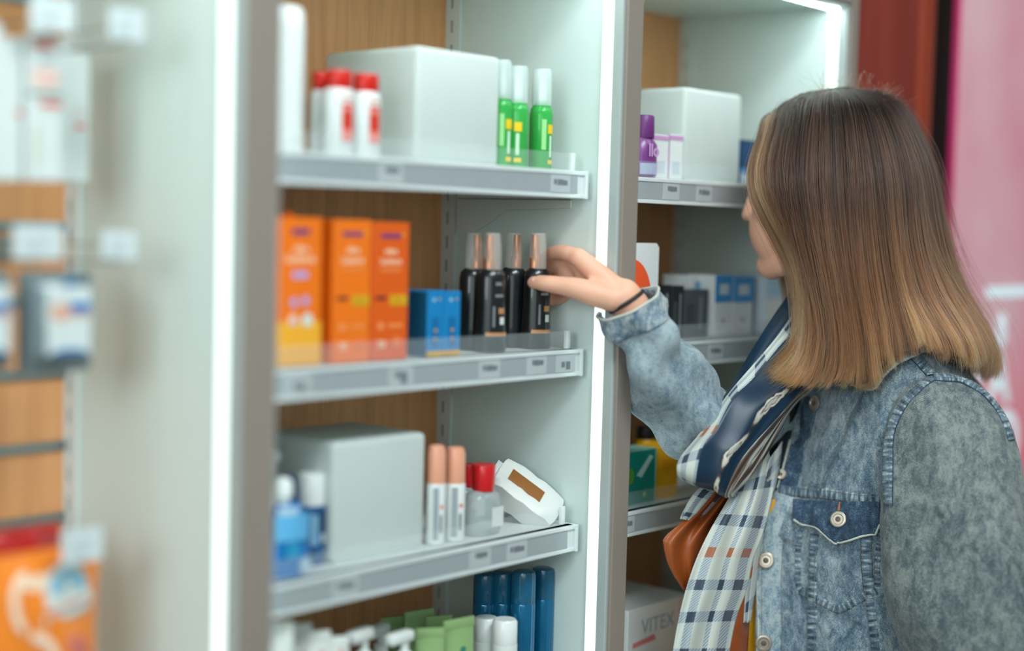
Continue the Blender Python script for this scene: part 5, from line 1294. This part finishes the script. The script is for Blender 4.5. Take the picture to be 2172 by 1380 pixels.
def hair_mat(name, stops, rnd=.35, rough=.32):
    t = NT(name); hi = t.new('ShaderNodeHairInfo')
    c = t.ramp(hi.outputs['Intercept'], stops)
    at = t.new('ShaderNodeAttribute'); at.attribute_name = 'tone'; k = t.math('MULTIPLY', t.math('MULTIPLY_ADD', hi.outputs['Random'], rnd*2, 1-rnd), at.outputs['Fac'])
    c2 = t.new('ShaderNodeMix', data_type='RGBA', blend_type='MULTIPLY'); c2.inputs[0].default_value = 1.0
    t.link(c, c2.inputs[6]); cb = t.new('ShaderNodeCombineColor'); 
    for s_ in range(3): t.link(k, cb.inputs[s_])
    t.link(cb.outputs[0], c2.inputs[7])
    h = t.new('ShaderNodeBsdfHairPrincipled'); h.parametrization = 'COLOR'
    t.link(c2.outputs[2], h.inputs['Color']); h.inputs['Roughness'].default_value = rough; h.inputs['Radial Roughness'].default_value = .45
    t.link(h.outputs[0], t.out.inputs[0]); return t.m
HM = hair_mat('ombre_hair', [(0, lin(19,12,9)), (.2, lin(26,16,11)), (.5, lin(52,30,19)), (.78, lin(108,64,37)), (1.0, lin(150,93,56))])
HF = hair_mat('blonde_front_hair', [(0, lin(50,36,27)), (.25, lin(92,64,43)), (.6, lin(142,98,64)), (1.0, lin(152,106,70))])
def strands(name, N, t0, t1, m, seed, NK=26, thick=.011, nclump=330, frizz=.0013, lenvar=.13, rad=.00033, clump=.55, label=None, spread=.0022):
    r_ = np.random.default_rng(seed)
    th = r_.uniform(t0, t1, N)
    cl = np.round(th*nclump/(NG-1))*(NG-1)/nclump+0.0; cl = np.clip(cl, t0, t1)
    ck = np.round(th*nclump/(NG-1)).astype(int)-int(t0*nclump/(NG-1))+2
    S0 = hair_surface(th, NK); SC_ = hair_surface(cl, NK)
    s = np.linspace(0, 1, NK)
    cw = (clump*r_.uniform(.3, 1.0, N))[:, None, None]*np.clip(s*1.3-.1, 0, 1)[None, :, None]**1.3
    S = S0*(1-cw)+SC_*cw
    O = outward(S)
    lay = r_.uniform(0, 1, N)**1.2
    # roots scatter along the parting; layers inward
    inn = (lay[:, None]*thick*np.clip(.25+s*1.2, 0, 1)[None, :])
    cro = np.random.default_rng(99).normal(size=4000); coff = (cro[np.clip(ck, 0, 3999)]*.0022)[:, None]*np.clip(s*1.15-.1, 0, 1)[None, :]
    c2 = np.round(th*64/(NG-1)).astype(int); lk = np.random.default_rng(94).normal(size=400)[c2]; e2 = np.abs(th*64/(NG-1)-c2)*2
    coff = coff+((lk*.0026-e2**2*.0030)[:, None]*np.clip(s*1.2-.15, 0, 1)[None, :])*(thick > 0)
    S = S-O*(inn-coff)[..., None]
    ctan = np.random.default_rng(98).normal(size=(4000, 3)); S = S+ctan[np.clip(ck, 0, 3999)][:, None, :]*(.0052*(np.clip(s*1.1-.1, 0, 1)**1.6))[None, :, None]
    fr = r_.normal(size=(N, 3))*frizz; fq = r_.uniform(2, 6, (N, 1)); phs = r_.uniform(0, 6.28, (N, 1))
    S = S+(np.sin(s[None, :]*fq+phs)-np.sin(phs))[..., None]*fr[:, None, :]
    S = S+r_.normal(size=(N, 3))[:, None, :]*spread*(s**2)[None, :, None]
    S[:, 0] += r_.normal(size=(N, 3))*.0012
    # vary the length
    ln = np.clip(1-np.abs(r_.normal(size=N))*lenvar*.5-np.abs(np.random.default_rng(96).normal(size=4000))[np.clip(ck, 0, 3999)]*.034, .6, 1.0)
    idx = np.linspace(0, 1, NK)[None, :]*ln[:, None]*(NK-1); i0 = np.minimum(idx.astype(int), NK-2); f = (idx-i0)[..., None]
    S = np.take_along_axis(S, i0[..., None].repeat(3, 2), 1)*(1-f)+np.take_along_axis(S, (i0+1)[..., None].repeat(3, 2), 1)*f
    hc = bpy.data.hair_curves.new(name); hc.add_curves([NK]*N)
    hc.attributes['position'].data.foreach_set('vector', S.reshape(-1).astype(np.float32))
    ra = hc.attributes.get('radius') or hc.attributes.new('radius', 'FLOAT', 'POINT')
    R = rad*r_.uniform(.7, 1.25, (N, 1))*(1-.75*np.clip(s*1.6-.6, 0, 1)**2)[None, :]
    ra.data.foreach_set('value', R.reshape(-1).astype(np.float32))
    tone = np.exp(np.random.default_rng(95).normal(size=400)*.55)[c2]*np.exp(np.random.default_rng(97).normal(size=4000)*.48)[np.clip(ck, 0, 3999)]*np.exp(r_.normal(size=N)*.22)
    ta_ = hc.attributes.new('tone', 'FLOAT', 'CURVE'); ta_.data.foreach_set('value', np.clip(tone, .3, 2.4).astype(np.float32))
    hc.materials.append(m)
    o = bpy.data.objects.new(name, hc); COL.objects.link(o); o.parent = woman; tag(o, label, kind='stuff'); return o
strands('hair', 26000, 1.0, NG-1.3, HM, 1, label='straight brown hair lightening towards the tips')
strands('hair_front', 2300, 0.0, 1.35, HF, 2, thick=.010, label='blonde strands falling beside the cheek', spread=.004)
strands('loose_strand', 800, .8, 9.5, HM, 6, thick=-.0035, clump=0, frizz=.006, lenvar=.5, rad=.00022, spread=.010, label='loose single hairs lying over the rest')
strands('stray_hair', 420, .1, 9.5, HM, 3, thick=.0, clump=0, frizz=.0085, lenvar=.6, rad=.00016, spread=.012, label='fine stray hairs')
# short crown fluff
def fluff():
    r_ = np.random.default_rng(5); N = 170; NK = 10; S = np.zeros((N, NK, 3)); s = np.linspace(0, 1, NK)
    for k in range(N):
        c = Q(r_.uniform(1735, 1900), 0, 1.96); px = r_.uniform(1735, 1905); top = np.interp(px, [1735, 1775, 1820, 1860, 1905], [199, 196, 196, 207, 236])
        p = Q(px, top+3, r_.uniform(1.93, 1.98)); d = np.array([r_.normal()*.6, r_.normal()*.4, 1.0])*r_.uniform(.006, .024)+L_*(-.010)*(px-1770)/80
        S[k] = p+d[None, :]*s[:, None]+(r_.normal(size=3)*.012)[None, :]*(s**2)[:, None]+np.stack([np.sin(s*r_.uniform(4,9)+k), np.cos(s*r_.uniform(4,9)+k), 0*s], 1)*.004*s[:, None]-UPV*(.012*r_.uniform(0, 1))*(s**2.5)[:, None]
    hc = bpy.data.hair_curves.new('crown_fluff'); hc.add_curves([NK]*N); hc.attributes['position'].data.foreach_set('vector', S.reshape(-1).astype(np.float32))
    ra = hc.attributes.get('radius') or hc.attributes.new('radius', 'FLOAT', 'POINT'); ra.data.foreach_set('value', np.full(N*NK, .00014, np.float32)); ta_ = hc.attributes.new('tone', 'FLOAT', 'CURVE'); ta_.data.foreach_set('value', np.full(N, .9, np.float32))
    hc.materials.append(HF); o = bpy.data.objects.new('crown_fluff', hc); COL.objects.link(o); o.parent = woman; tag(o, None, kind='stuff')
fluff()
# ================================================================== light
W = bpy.data.worlds.new('shop_daylight'); SC.world = W; W.use_nodes = True
wn = W.node_tree.nodes; bg = wn['Background']; bg.inputs[0].default_value = lin(212,238,242); bg.inputs[1].default_value = .36
def area(name, loc, target, size, energy, color=(1,1,1), sy=None):
    l = bpy.data.lights.new(name, 'AREA'); l.energy = energy; l.color = color; l.size = size
    if sy: l.shape = 'RECTANGLE'; l.size_y = sy
    o = bpy.data.objects.new(name, l); COL.objects.link(o); o.location = loc
    o.rotation_euler = (Vector(target)-Vector(loc)).to_track_quat('-Z', 'Y').to_euler(); return o
area('ceiling_panel_light', (.9, -1.4, 2.85), (.9, -1.4, 0), 1.2, 52, (.88, .985, 1), .6)
area('ceiling_panel_light', (2.6, -1.5, 2.85), (2.6, -1.5, 0), 1.2, 12, (.95, .98, 1), .6)
area('left_key_light', (-1.7, -2.8, 2.0), (1.4, 0, 1.3), 2.2, 26, (.88, .985, 1), 1.6)  # unseen key light added behind the camera, to the left
area('left_key_light', (-1.6, -.95, 2.0), (2.0, -.3, 1.2), 1.3, 34, (.90, .985, 1), 1.0)  # second unseen key, added to model the jacket from the left

# the shop floor is z = 0
for o in list(SC.objects):
    if o.parent is None:
        if o is cam: o.matrix_world = Matrix.Translation((0, 0, -ZF)) @ o.matrix_world
        else: o.location.z -= ZF
